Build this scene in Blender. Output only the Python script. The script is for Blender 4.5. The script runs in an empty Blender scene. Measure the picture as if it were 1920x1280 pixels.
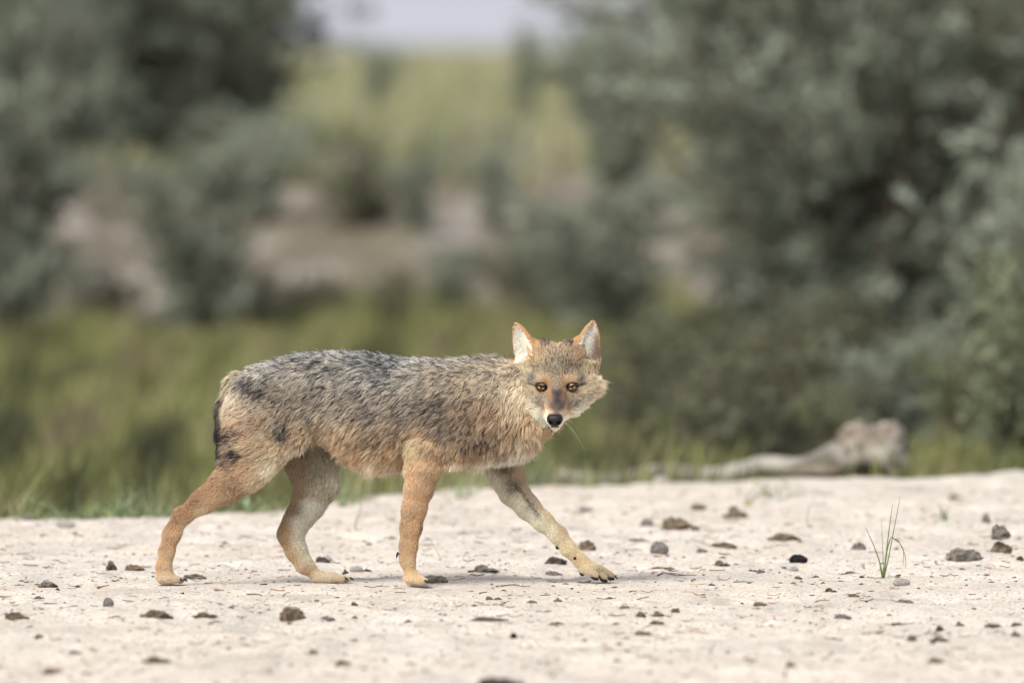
import bpy, math, random
import numpy as np
from mathutils import Vector, noise as mnoise
from mathutils.kdtree import KDTree

S = bpy.context.scene
COL = S.collection
R = math.radians
rng = np.random.default_rng(7)
random.seed(7)

# ------------------------------------------------------------------ camera, sky, sun, exposure
CAM_D, CAM_H, FPX = 20.0, 1.0, 20000.0      # metres to the jackal, lens height, focal length in photo pixels
cam = bpy.data.cameras.new('camera')
camo = bpy.data.objects.new('camera', cam)
COL.objects.link(camo)
camo.location = (0, -CAM_D, CAM_H)
camo.rotation_euler = (R(90) - math.atan(545 / FPX), 0, 0)
cam.sensor_width = 36.0
cam.lens = 36.0 * FPX / 1920
cam.clip_start = 0.5
cam.clip_end = 6000
cam.dof.use_dof = True
cam.dof.focus_distance = 19.93
cam.dof.aperture_fstop = 4.3
S.camera = camo

SUN_EL, SUN_ROT = 44, 212
w = bpy.data.worlds.new('World')
S.world = w
w.use_nodes = True
nt = w.node_tree
bg = nt.nodes['Background']
sky = nt.nodes.new('ShaderNodeTexSky')
sky.sky_type = 'NISHITA'
sky.sun_disc = False
sky.sun_elevation = R(SUN_EL)
sky.sun_rotation = R(SUN_ROT)
sky.air_density = 1.0
sky.dust_density = 6.0
mx = nt.nodes.new('ShaderNodeMix')
mx.data_type = 'RGBA'
mx.inputs['Factor'].default_value = 0.86
mx.inputs['B'].default_value = (6.7, 6.8, 7.6, 1)     # closed pale cloud
nt.links.new(sky.outputs[0], mx.inputs['A'])
nt.links.new(mx.outputs['Result'], bg.inputs[0])
bg.inputs[1].default_value = 0.10

sl = bpy.data.lights.new('sun', 'SUN')
sl.energy = 4.6
sl.angle = R(28)
sl.color = (1.0, 0.965, 0.9)
so = bpy.data.objects.new('sun', sl)
COL.objects.link(so)
so.rotation_euler = (R(90 - SUN_EL), 0, R(-32))

S.view_settings.view_transform = 'Standard'
S.view_settings.look = 'None'
S.view_settings.exposure = 0.12
S.view_settings.gamma = 1
S.view_settings.use_curve_mapping = False
S.render.engine = 'CYCLES'
S.cycles.max_bounces = 6
S.cycles.diffuse_bounces = 3
S.cycles.glossy_bounces = 2
S.cycles.transmission_bounces = 3
S.cycles.transparent_max_bounces = 6
S.cycles.caustics_reflective = False
S.cycles.caustics_refractive = False
S.cycles.use_denoising = True
S.cycles_curves.shape = 'RIBBONS'

# ------------------------------------------------------------------ helpers
def PX(px, py, y=0.0):
    """photo pixel + world depth -> world point"""
    d = CAM_D + y
    return np.array([(px - 960) / FPX * d, y, CAM_H - (py - 95) / FPX * d])

def s2l(c):
    c = np.asarray(c, float) / 255.0
    return np.where(c <= 0.04045, c / 12.92, ((c + 0.055) / 1.055) ** 2.4)

def tag(o, label=None, cat=None, group=None, kind=None):
    if label: o['label'] = label
    if cat: o['category'] = cat
    if group: o['group'] = group
    if kind: o['kind'] = kind
    return o

def empty(name, loc=(0, 0, 0), rz=0.0):
    o = bpy.data.objects.new(name, None)
    o.empty_display_size = 0.05
    o.location = loc
    o.rotation_euler = (0, 0, rz)
    COL.objects.link(o)
    return o

def link(name, me, mat=None, parent=None, loc=None, smooth=True):
    o = bpy.data.objects.new(name, me)
    if mat and not me.materials: me.materials.append(mat)
    if parent: o.parent = parent
    if loc is not None: o.location = loc
    COL.objects.link(o)
    if smooth and len(me.polygons):
        me.polygons.foreach_set('use_smooth', np.ones(len(me.polygons), bool))
    return o

def mesh_np(name, V, F, colors=None):
    """V (n,3), F (m,k) with k 3 or 4"""
    V = np.asarray(V, np.float32); F = np.asarray(F, np.int32)
    me = bpy.data.meshes.new(name)
    m, k = F.shape
    me.vertices.add(len(V)); me.vertices.foreach_set('co', V.ravel())
    me.loops.add(m * k); me.loops.foreach_set('vertex_index', F.ravel())
    me.polygons.add(m)
    me.polygons.foreach_set('loop_start', np.arange(0, m * k, k, dtype=np.int32))
    me.polygons.foreach_set('loop_total', np.full(m, k, np.int32))
    me.update(calc_edges=True)
    if colors is not None:
        a = me.color_attributes.new('col', 'FLOAT_COLOR', 'POINT')
        c = np.ones((len(V), 4), np.float32); c[:, :3] = colors
        a.data.foreach_set('color', c.ravel())
    return me

_perm = rng.permutation(4096)
def vnoise(x, y, z=0.0, seed=0):
    """vectorised value noise 0..1"""
    x = np.asarray(x, float) + seed * 17.3; y = np.asarray(y, float) + seed * 5.1; z = np.asarray(z, float) + 0 * x
    xi, yi, zi = np.floor(x).astype(int), np.floor(y).astype(int), np.floor(z).astype(int)
    fx, fy, fz = x - xi, y - yi, z - zi
    fx, fy, fz = [f * f * (3 - 2 * f) for f in (fx, fy, fz)]
    def h(a, b, c):
        return _perm[(_perm[(_perm[a & 4095] + b) & 4095] + c) & 4095] / 4095.0
    r = 0
    for dx in (0, 1):
        for dy in (0, 1):
            for dz in (0, 1):
                r = r + h(xi + dx, yi + dy, zi + dz) * (fx if dx else 1 - fx) * (fy if dy else 1 - fy) * (fz if dz else 1 - fz)
    return r

def fbm(x, y, z=0.0, oct=4, seed=0):
    r, a, t = 0, 1.0, 0
    for i in range(oct):
        r = r + a * vnoise(np.asarray(x) * 2 ** i, np.asarray(y) * 2 ** i, np.asarray(z) * 2 ** i, seed + i); t += a; a *= 0.5
    return r / t

def mat_new(name):
    m = bpy.data.materials.new(name); m.use_nodes = True
    b = m.node_tree.nodes['Principled BSDF']
    return m, m.node_tree, b

def mat_attr(name, rough=0.9, spec=0.15, noise_scale=None, namt=0.25, bump=None, attr='col', translucent=0.0, gain=1.0):
    m, t, b = mat_new(name)
    a = t.nodes.new('ShaderNodeAttribute'); a.attribute_name = attr
    src = a.outputs['Color']
    if noise_scale:
        tc = t.nodes.new('ShaderNodeTexCoord')
        n = t.nodes.new('ShaderNodeTexNoise'); n.inputs['Scale'].default_value = noise_scale; n.inputs['Detail'].default_value = 5
        t.links.new(tc.outputs['Object'], n.inputs['Vector'])
        mr = t.nodes.new('ShaderNodeMapRange')
        mr.inputs['From Min'].default_value = 0.25; mr.inputs['From Max'].default_value = 0.75
        mr.inputs['To Min'].default_value = 1 - namt; mr.inputs['To Max'].default_value = 1 + namt
        t.links.new(n.outputs['Fac'], mr.inputs['Value'])
        mul = t.nodes.new('ShaderNodeVectorMath'); mul.operation = 'SCALE'
        t.links.new(src, mul.inputs[0]); t.links.new(mr.outputs[0], mul.inputs['Scale'])
        src = mul.outputs[0]
        if bump:
            bp = t.nodes.new('ShaderNodeBump'); bp.inputs['Strength'].default_value = bump[0]; bp.inputs['Distance'].default_value = bump[1]
            t.links.new(n.outputs['Fac'], bp.inputs['Height']); t.links.new(bp.outputs[0], b.inputs['Normal'])
    t.links.new(src, b.inputs['Base Color'])
    b.inputs['Roughness'].default_value = rough
    b.inputs['Specular IOR Level'].default_value = spec
    if translucent:
        out = t.nodes['Material Output']
        tr = t.nodes.new('ShaderNodeBsdfTranslucent'); ms = t.nodes.new('ShaderNodeMixShader')
        ms.inputs[0].default_value = translucent
        t.links.new(src, tr.inputs[0]); t.links.new(b.outputs[0], ms.inputs[1]); t.links.new(tr.outputs[0], ms.inputs[2])
        t.links.new(ms.outputs[0], out.inputs[0])
    return m

def smoothstep(a, b, x):
    t = np.clip((x - a) / (b - a), 0, 1); return t * t * (3 - 2 * t)

def tube_np(pts, rad, n=7, closed_ends=True):
    """tube round a polyline -> V, F(quads)"""
    pts = np.asarray(pts, float); k = len(pts); rad = np.broadcast_to(rad, (k,))
    T = np.gradient(pts, axis=0); T /= np.linalg.norm(T, axis=1)[:, None] + 1e-12
    up = np.array([0, 0, 1.0]) if abs(T[0, 2]) < 0.9 else np.array([1.0, 0, 0])
    V = []
    for i in range(k):
        a = np.cross(T[i], up); a /= np.linalg.norm(a) + 1e-12
        b = np.cross(a, T[i]); up = b
        for j in range(n):
            an = 2 * math.pi * j / n
            V.append(pts[i] + rad[i] * (math.cos(an) * a + math.sin(an) * b))
    F = []
    for i in range(k - 1):
        for j in range(n):
            F.append((i * n + j, i * n + (j + 1) % n, (i + 1) * n + (j + 1) % n, (i + 1) * n + j))
    if closed_ends:
        for e in (0, k - 1):
            c = len(V); V.append(pts[e])
            for j in range(0, n):
                a, b = e * n + j, e * n + (j + 1) % n
                F.append((c, b, a, a) if e == 0 else (c, a, b, b))
    F = [f if f[2] != f[3] else f for f in F]
    return np.array(V), F

def mesh_py(name, V, F):
    me = bpy.data.meshes.new(name)
    me.from_pydata([tuple(map(float, v)) for v in V], [], [tuple(dict.fromkeys(f)) for f in F])
    me.update(); return me

# ------------------------------------------------------------------ the ground
def crest(x):
    """where the sand flat ends (world y)"""
    X = [-2.2, -1.1, -0.75, -0.5, -0.32, -0.1, 0.1, 0.4, 0.8, 1.2, 2.2]
    Y = [3.0, 3.1, 3.15, 3.5, 4.1, 4.6, 4.8, 4.9, 5.1, 5.4, 5.7]
    return np.interp(x, X, Y) + 0.5 * (fbm(np.asarray(x) * 4.1, 0 * np.asarray(x), oct=4, seed=3) - 0.5)

def hgt(x, y, fine=True):
    x = np.asarray(x, float); y = np.asarray(y, float)
    c = crest(x)
    h = 0.020 * (fbm(x * 1.7, y * 0.9, seed=1) - 0.5)
    h = h + 0.012 * (fbm(x * 7, y * 3.5, oct=3, seed=2) - 0.5) * smoothstep(0.25, 0.9, np.abs(y + 0.02) + 0.25)
    if fine:
        h = h + 0.010 * (fbm(x * 30, y * 16, oct=3, seed=5) - 0.5)
        h = h + 0.012 * np.clip(fbm(x * 14, y * 9, oct=3, seed=6) - 0.55, 0, 1)
        h = h - 0.009 * smoothstep(0.62, 0.85, vnoise(x * 13, y * 9, seed=9))
    # keep the strip the animal walks on level
    lev = np.exp(-(y / 0.35) ** 2)
    h = h * (1 - 0.75 * lev)
    drop = smoothstep(-0.15, 1.3, y - c)
    h = h - 0.22 * drop
    d = y + 20
    bx = 0.5 * (fbm(x * 0.7, 0 * x, oct=3, seed=11) - 0.5)
    far = smoothstep(8, 14, y)
    h = h + far * (0.16 * (fbm(x * 2.2, y * 0.5, seed=12) - 0.5))
    bank = smoothstep(46.3, 52.0, d + 3.0 * bx)
    lump = (fbm(x * 2.2, y * 1.1, oct=4, seed=13) - 0.5)
    h = h + bank * (0.62 + 0.10 * lump) + 0.42 * lump * bank * (1 - smoothstep(53, 60, d))
    h = h + 0.45 * smoothstep(52, 140, d) + smoothstep(60, 90, d) * 0.10 * (fbm(x * 0.12, y * 0.12, seed=14) - 0.5)
    return h

def grid(xs, ys, hf):
    Xg, Yg = np.meshgrid(xs, ys, indexing='ij')
    Z = hf(Xg, Yg)
    V = np.stack([Xg, Yg, Z], -1).reshape(-1, 3)
    nx, ny = len(xs), len(ys)
    i, j = np.meshgrid(np.arange(nx - 1), np.arange(ny - 1), indexing='ij')
    a = (i * ny + j).ravel()
    F = np.stack([a, a + ny, a + ny + 1, a + 1], -1)
    return V, F

def dip(x, y):
    e = np.maximum(smoothstep(1.72, 1.85, np.abs(x)), np.maximum(smoothstep(6.6, 6.9, y), smoothstep(-5.7, -5.95, y)))
    return hgt(x, y) - 0.06 * e
V, F = grid(np.linspace(-1.85, 1.85, 371), np.linspace(-6, 6.95, 640), dip)
SAND = np.array([0.59, 0.54, 0.476])
EARTH = np.array([0.10, 0.10, 0.05])
def sandcol(V):
    x, y = V[:, 0], V[:, 1]
    k = smoothstep(-0.25, 0.25, y - crest(x) + 0.5 * (fbm(x * 5, y * 2.5, seed=21) - 0.5))
    n = 0.80 + 0.40 * fbm(x * 12, y * 5, oct=4, seed=22)
    warm = (fbm(x * 3, y * 2, seed=23) - 0.5)[:, None] * np.array([0.0, -0.05, -0.10])
    c = SAND * (1 + warm) * n[:, None]
    return c * (1 - k[:, None]) + EARTH * k[:, None]
me = mesh_np('sand_ground', V, F, sandcol(V))

m_sand, t, b = mat_new('dry_sand')
a = t.nodes.new('ShaderNodeAttribute'); a.attribute_name = 'col'
tc = t.nodes.new('ShaderNodeTexCoord')
n1 = t.nodes.new('ShaderNodeTexNoise'); n1.inputs['Scale'].default_value = 420; n1.inputs['Detail'].default_value = 3
n2 = t.nodes.new('ShaderNodeTexNoise'); n2.inputs['Scale'].default_value = 60; n2.inputs['Detail'].default_value = 6; n2.inputs['Roughness'].default_value = 0.7
vo = t.nodes.new('ShaderNodeTexVoronoi'); vo.inputs['Scale'].default_value = 260
for q in (n1, n2, vo): t.links.new(tc.outputs['Object'], q.inputs['Vector'])
mr = t.nodes.new('ShaderNodeMapRange'); mr.inputs['From Min'].default_value = 0.3; mr.inputs['From Max'].default_value = 0.7
mr.inputs['To Min'].default_value = 0.82; mr.inputs['To Max'].default_value = 1.14
t.links.new(n2.outputs['Fac'], mr.inputs['Value'])
mu = t.nodes.new('ShaderNodeVectorMath'); mu.operation = 'SCALE'
t.links.new(a.outputs['Color'], mu.inputs[0]); t.links.new(mr.outputs[0], mu.inputs['Scale'])
# coloured grains: a few cells darker, orange or white
cr = t.nodes.new('ShaderNodeValToRGB'); e = cr.color_ramp; e.interpolation = 'CONSTANT'
e.elements[0].position = 0; e.elements[0].color = (0.35, 0.3, 0.26, 1)
e.elements[1].position = 0.07; e.elements[1].color = (1, 1, 1, 1)
q = e.elements.new(0.88); q.color = (1.25, 1.25, 1.27, 1)
q = e.elements.new(0.95); q.color = (1.05, 0.78, 0.5, 1)
sp = t.nodes.new('ShaderNodeSeparateColor'); t.links.new(vo.outputs['Color'], sp.inputs[0]); t.links.new(sp.outputs[0], cr.inputs[0])
mm = t.nodes.new('ShaderNodeMix'); mm.data_type = 'RGBA'; mm.blend_type = 'MULTIPLY'; mm.inputs['Factor'].default_value = 0.75
t.links.new(mu.outputs[0], mm.inputs['A']); t.links.new(cr.outputs[0], mm.inputs['B'])
t.links.new(mm.outputs['Result'], b.inputs['Base Color'])
b.inputs['Roughness'].default_value = 0.95; b.inputs['Specular IOR Level'].default_value = 0.1
bp = t.nodes.new('ShaderNodeBump'); bp.inputs['Strength'].default_value = 0.7; bp.inputs['Distance'].default_value = 0.004
ad = t.nodes.new('ShaderNodeMath'); ad.operation = 'ADD'
t.links.new(n1.outputs['Fac'], ad.inputs[0]); t.links.new(n2.outputs['Fac'], ad.inputs[1])
t.links.new(ad.outputs[0], bp.inputs['Height']); t.links.new(bp.outputs[0], b.inputs['Normal'])
tag(link('sand_ground', me, m_sand), kind='structure')

def hcoarse(x, y):
    inside = (smoothstep(1.86, 1.80, np.abs(x)) * smoothstep(6.95, 6.8, y) * smoothstep(-6.0, -5.9, y))
    return hgt(x, y, False) - 0.035 * inside
ys = np.concatenate([np.linspace(-19.5, -6.05, 12), np.linspace(-6, 12, 120), np.linspace(12.2, 24, 50), np.linspace(24.15, 42, 130), np.geomspace(43, 2500, 60)])
ux = np.linspace(-1, 1, 241); 
xs = np.sign(ux) * (np.abs(ux) * 6 + np.abs(ux) ** 9 * 900)
V, F = grid(xs, ys, hcoarse)
def groundcol(V):
    x, y = V[:, 0], V[:, 1]; d = y + 20
    n = fbm(x * 4, y * 0.35, seed=31); n2 = fbm(x * 3, y * 1.2, oct=3, seed=32)
    green = np.array([0.075, 0.085, 0.025]); brown = np.array([0.10, 0.085, 0.045]); yel = np.array([0.22, 0.21, 0.09])
    k = smoothstep(0.4, 0.6, n)[:, None]
    c = green * k + brown * (1 - k)
    c = c * (0.7 + 0.6 * n2[:, None])
    # eroded sandy bank
    bs = np.array([0.32, 0.285, 0.25]); scrub = np.array([0.14, 0.122, 0.09])
    kb = smoothstep(46.0, 47.2, d + 1.2 * (n - 0.5)) * (1 - smoothstep(52.5, 55.0, d + 2 * (n2 - 0.5)))
    ks = smoothstep(0.48, 0.74, fbm(x * 3.2, y * 1.6, oct=3, seed=33))[:, None]
    bc = bs * ks + scrub * (1 - ks)
    c = c * (1 - kb[:, None]) + bc * kb[:, None]
    kf = smoothstep(53, 58, d)[:, None]
    c = c * (1 - kf) + yel * (0.75 + 0.5 * n2[:, None]) * kf
    ka = (1 - smoothstep(-0.2, 0.3, y - crest(x)))[:, None]
    return c * (1 - ka) + SAND * ka
me = mesh_np('ground', V, F, groundcol(V))
tag(link('ground', me, mat_attr('earth', noise_scale=9, namt=0.35, bump=(0.6, 0.05))), kind='structure')

# ------------------------------------------------------------------ foliage
m_leaf = mat_attr('leaf', rough=0.8, spec=0.12, translucent=0.25)
m_bark = mat_attr('bark', rough=0.9, noise_scale=30, namt=0.3, bump=(0.6, 0.01))
m_grass = mat_attr('grass_blade', rough=0.6, spec=0.25, translucent=0.3)

def leaf_quads(P, D, L, W, rs):
    """diamond leaves: P base, D unit dir, L length, W width"""
    n = len(P)
    rv = rs.normal(size=(n, 3)); s = np.cross(D, rv); s /= np.linalg.norm(s, axis=1)[:, None] + 1e-9
    nn = np.cross(s, D)
    mid = P + D * (L * 0.5)[:, None] + nn * (L * 0.06)[:, None]
    V = np.stack([P, mid + s * W[:, None] / 2, P + D * L[:, None], mid - s * W[:, None] / 2], 1).reshape(-1, 3)
    F = np.arange(4 * n).reshape(n, 4)
    return V, F

def shrub_meshes(seed, H, RX, stems=15, twigs=26, leaves=26, leafL=0.05, leafW=0.011, pal=None, droop=0.15, bare=0.15):
    rs = np.random.default_rng(seed)
    tubesV, tubesF, off = [], [], 0
    LP, LD = [], []
    tint = []
    for s in range(stems):
        az = rs.uniform(0, 2 * math.pi); sp = rs.uniform(0.15, 1.0) * RX
        top = np.array([math.cos(az) * sp, math.sin(az) * sp, H * rs.uniform(0.6, 1.0) * (1 - 0.35 * (sp / RX) ** 2)])
        base = np.array([math.cos(az), math.sin(az), 0]) * rs.uniform(0, 0.06) * RX - np.array([0, 0, 0.08])
        ctrl = np.array([math.cos(az) * sp * 0.25, math.sin(az) * sp * 0.25, top[2] * 0.6]) + rs.normal(size=3) * 0.05 * H
        tt = np.linspace(0, 1, 9)[:, None]
        pts = (1 - tt) ** 2 * base + 2 * tt * (1 - tt) * ctrl + tt ** 2 * top + rs.normal(size=(9, 3)) * 0.012 * H
        r0 = 0.011 * H * rs.uniform(0.6, 1.3)
        V, F = tube_np(pts, np.linspace(r0, r0 * 0.2, 9), 5)
        tubesV.append(V); tubesF += [tuple(q + off for q in f) for f in F]; off += len(V)
        stint = rs.uniform(0, 1)
        for k in range(twigs):
            u = rs.uniform(bare, 1.0)
            i = min(int(u * 8), 7); p = pts[i] + (pts[i + 1] - pts[i]) * (u * 8 - i)
            d = rs.normal(size=3); d[2] = abs(d[2]) * 0.6 + 0.15; d /= np.linalg.norm(d)
            ln = H * rs.uniform(0.10, 0.24)
            q = p + d * ln * 0.5; e = p + d * ln - np.array([0, 0, droop * ln])
            tp = np.array([p, q, e])
            V, F = tube_np(tp, [0.0025 * H, 0.0018 * H, 0.0008 * H], 3, False)
            tubesV.append(V); tubesF += [tuple(z + off for z in f) for f in F]; off += len(V)
            m = leaves
            v = rs.uniform(0.1, 1.0, m)[:, None]
            lp = (1 - v) ** 2 * p + 2 * v * (1 - v) * q + v ** 2 * e
            ax = (e - p) / ln
            ld = rs.normal(size=(m, 3)); ld -= (ld @ ax)[:, None] * ax * 0.9
            ld = ld / np.linalg.norm(ld, axis=1)[:, None] * 0.8 + ax * 0.7
            ld /= np.linalg.norm(ld, axis=1)[:, None]
            LP.append(lp); LD.append(ld)
            tint.append(np.full(m, 0.55 * stint + 0.45 * rs.uniform(0, 1)))
    LP = np.concatenate(LP); LD = np.concatenate(LD); tint = np.concatenate(tint)
    n = len(LP)
    L = leafL * rs.uniform(0.6, 1.25, n); W = leafW * rs.uniform(0.7, 1.2, n)
    V, F = leaf_quads(LP, LD, L, W, rs)
    pal = np.array(pal)
    ti = np.clip(tint + rs.normal(size=n) * 0.12, 0, 0.999) * (len(pal) - 1)
    i = ti.astype(int); f = (ti - i)[:, None]
    c = pal[i] * (1 - f) + pal[i + 1] * f
    c = c * rs.uniform(0.75, 1.25, n)[:, None]
    leafme = mesh_np('foliage', V, F, np.repeat(c, 4, 0))
    bV = np.concatenate(tubesV)
    wood = mesh_py('branches', bV, tubesF)
    a = wood.color_attributes.new('col', 'FLOAT_COLOR', 'POINT')
    a.data.foreach_set('color', np.tile(np.array([0.13, 0.11, 0.085, 1], np.float32), len(bV)))
    return leafme, wood

SILVER = [(0.11, 0.125, 0.09), (0.20, 0.22, 0.165), (0.29, 0.325, 0.25), (0.40, 0.45, 0.37)]
DARKG = [(0.11, 0.13, 0.10), (0.20, 0.23, 0.17), (0.31, 0.35, 0.27), (0.46, 0.51, 0.43)]
OLIVE = [(0.09, 0.085, 0.055), (0.16, 0.155, 0.10), (0.23, 0.225, 0.16), (0.33, 0.32, 0.24)]
SCRUB = [(0.09, 0.095, 0.06), (0.135, 0.135, 0.09), (0.18, 0.175, 0.12), (0.14, 0.16, 0.095)]
YELG = [(0.12, 0.135, 0.075), (0.18, 0.20, 0.12), (0.24, 0.265, 0.165), (0.30, 0.33, 0.21)]
proto = {}
def get_shrub(key):
    if key in proto: return proto[key]
    P = dict(
        big=dict(seed=1, H=1.9, RX=0.95, stems=22, twigs=22, leaves=54, leafL=0.055, leafW=0.014, pal=SILVER, bare=0.04),
        big2=dict(seed=2, H=1.9, RX=0.9, stems=20, twigs=22, leaves=50, leafL=0.06, leafW=0.015, pal=OLIVE, bare=0.08),
        dark=dict(seed=3, H=2.2, RX=1.0, stems=20, twigs=24, leaves=48, leafL=0.065, leafW=0.016, pal=DARKG, bare=0.1),
        small=dict(seed=4, H=0.8, RX=0.34, stems=12, twigs=20, leaves=22, leafL=0.04, leafW=0.009, pal=SILVER),
        scrub=dict(seed=5, H=0.42, RX=0.32, stems=14, twigs=16, leaves=18, leafL=0.035, leafW=0.008, pal=SCRUB),
        sprig=dict(seed=6, H=0.62, RX=0.30, stems=6, twigs=26, leaves=24, leafL=0.035, leafW=0.009, pal=YELG, droop=0.4),
    )[key]
    proto[key] = shrub_meshes(**P)
    return proto[key]

def shrub(key, px, y, sc, label, cat='shrub', group=None, sx=1.0, rz=0.0, name='shrub', tint=None):
    x = (px - 960) / FPX * (y + 20)
    z = float(hgt(x, y, False)) - 0.01
    o = empty(name, (x, y, z), rz)
    o.scale = (sc * sx, sc * sx, sc)
    tag(o, label, cat, group)
    lm, wm = get_shrub(key)
    link('foliage', lm, m_leaf, o, smooth=False); link('branches', wm, m_bark, o)
    return o

G1, G2, G3 = 'tall willowy shrubs on the right', 'tall shrubs on the far sandy bank', 'small bushes on the sandy bank'
G4 = 'undergrowth by the right-hand shrubs'
shrub('big', 1640, 19.0, 1.25, 'big silvery green shrub filling the background behind the driftwood log', group=G1, sx=0.95)
shrub('big', 1475, 23.0, 1.15, 'silvery shrub right of the gap of sky, behind the head of the jackal', group=G1, rz=2.1, sx=0.85)
shrub('big2', 1930, 21.0, 1.3, 'olive brown shrub at the right edge behind the silvery one', group=G1, rz=0.6)
shrub('dark', 1425, 33, 1.15, 'dark green shrub on the bank just right of the sky gap', group=G2, rz=1.0)
shrub('big2', 1500, 27, 1.35, 'olive shrub far behind the big silvery shrub', group=G1, rz=3.0)
shrub('small', 1165, 22.5, 1.1, 'low silvery shrub at the left foot of the right-hand bushes', group=G1, rz=1.0, sx=1.3)
shrub('small', 1150, 30.5, 1.15, 'slim grey green shrub on the bank edge right of the yellow grass', group=G2, rz=4.0)
shrub('sprig', 1925, 8.6, 1.35, 'loose pale green sprigs arching at the right edge of the photo', cat='plant', rz=0.5, name='sprig_bush', sx=0.75)
shrub('small', 1945, 13.5, 1.5, 'pale silvery branches reaching in high at the right edge', group=G1, rz=2.5, sx=0.8)
shrub('sprig', 1560, 12.5, 0.4, 'low dull green herb behind the trunk of the driftwood', cat='plant', rz=1.5, name='sprig_bush', sx=1.6)
shrub('dark', 20, 25.5, 1.0, 'dark green shrub at the left edge before the sandy bank', group=G2, sx=0.62, rz=0.3)
shrub('dark', 150, 33, 1.0, 'dark grey green shrub standing on the bank at upper left', group=G2, rz=2.0, sx=1.1)
shrub('big', 420, 35, 1.15, 'silvery shrub on the bank just left of the sky gap', group=G2, rz=1.2, sx=0.85)
shrub('big', 240, 33, 0.6, 'lower silvery shrub leaning over the pale sandy slope', group=G2, rz=3.6, sx=1.0)
shrub('big2', 60, 40, 1.35, 'olive shrub rising behind the upper left corner shrubs', group=G2, rz=4.2)
shrub('dark', 350, 45, 1.3, 'dark shrub furthest back left of the sky gap', group=G2, rz=5.2)
shrub('small', 400, 25.6, 1.4, 'upright grey green shrub with dark foot against the sandy bank', group=G2, rz=0.9, sx=1.0)
shrub('small', 470, 30.0, 0.85, 'grey green shrub above the upright one on the bank', group=G2, rz=3.9, sx=1.1)
shrub('small', 845, 26.5, 0.6, 'small dark green bush on the bank left of the ears', group=G3, rz=2.9)
shrub('scrub', 575, 25.8, 0.8, 'brownish scrub at the foot of the bank behind the rump', group=G3, rz=0.4)
shrub('scrub', 170, 26.8, 0.9, 'brown scrub at the left foot of the pale sandy slope', group=G3, rz=1.9)
shrub('scrub', 310, 28.5, 0.7, 'low brown scrub half way up the pale sandy slope at left', group=G3, rz=1.4)
shrub('scrub', 660, 29.5, 1.1, 'dry brown bush on top of the bank under the yellow grass', group=G3, rz=2.4)
shrub('scrub', 480, 26.3, 0.9, 'dry brown bush right of the upright grey green shrub', group=G3, rz=2.7)
shrub('scrub', 740, 26.0, 0.6, 'dull low bush at the bank foot above the middle of the back', group=G3, rz=4.7)
shrub('small', 790, 29.3, 0.55, 'grey green bush on the rim of the bank above the shoulders', group=G3, rz=0.7)
shrub('scrub', 1010, 26.5, 1.1, 'grey scrub on the bank above the left ear', group=G3, rz=3.4)
shrub('small', 930, 29.8, 0.6, 'rounded grey bush on the bank rim left of the yellow grass end', group=G3, rz=5.7)
shrub('scrub', 760, 27.6, 0.5, 'dry scrub in the middle of the pinkish bank', group=G3, rz=5.4)
shrub('scrub', 1120, 24, 1.1, 'dull scrub below the bank right of the head', group=G3, rz=5.0)
shrub('small', 1050, 26.5, 0.7, 'soft green bush at the right end of the sandy bank', group=G3, rz=1.6)
shrub('scrub', 1350, 16, 1.1, 'brown undergrowth in front of the silvery shrub, above the log', group=G4, rz=4.4)
shrub('scrub', 1510, 14.5, 1.0, 'brown undergrowth left of the dark hollow under the big shrub', group=G4, rz=0.2)
shrub('scrub', 1230, 18, 1.0, 'dull brown undergrowth furthest left below the right-hand shrubs', group=G4, rz=5.9)
shrub('scrub', 1180, 12.5, 1.1, 'olive brown undergrowth behind the thin end of the log', group=G4, rz=1.1)
shrub('scrub', 1300, 10.0, 1.0, 'dull brown low bush behind the arching grass blade', group=G4, rz=2.6)
shrub('scrub', 1450, 9.5, 1.1, 'dull brown low bush behind the middle of the log', group=G4, rz=3.8)
shrub('small', 1700, 11.5, 0.6, 'dark low bush right behind the root end of the log', group=G4, rz=0.8, sx=1.2)
shrub('scrub', 1620, 13.5, 1.3, 'shaded undergrowth in the dark hollow above the root end', group=G4, rz=5.1)
shrub('scrub', 1800, 12, 1.0, 'dark green undergrowth right of the root end of the log', group=G4, rz=2.2)
shrub('small', 985, 44, 1.1, 'slender dark sapling standing up against the sky', group=G2, rz=5.0, sx=0.4)
shrub('small', 1120, 42, 1.3, 'hazy bush low on the right side of the sky gap', group=G2, rz=2.0, sx=0.9)
shrub('small', 700, 60, 0.9, 'faint distant bush on the skyline above the back of the jackal', group=G2, rz=3.3, sx=0.8)

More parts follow.
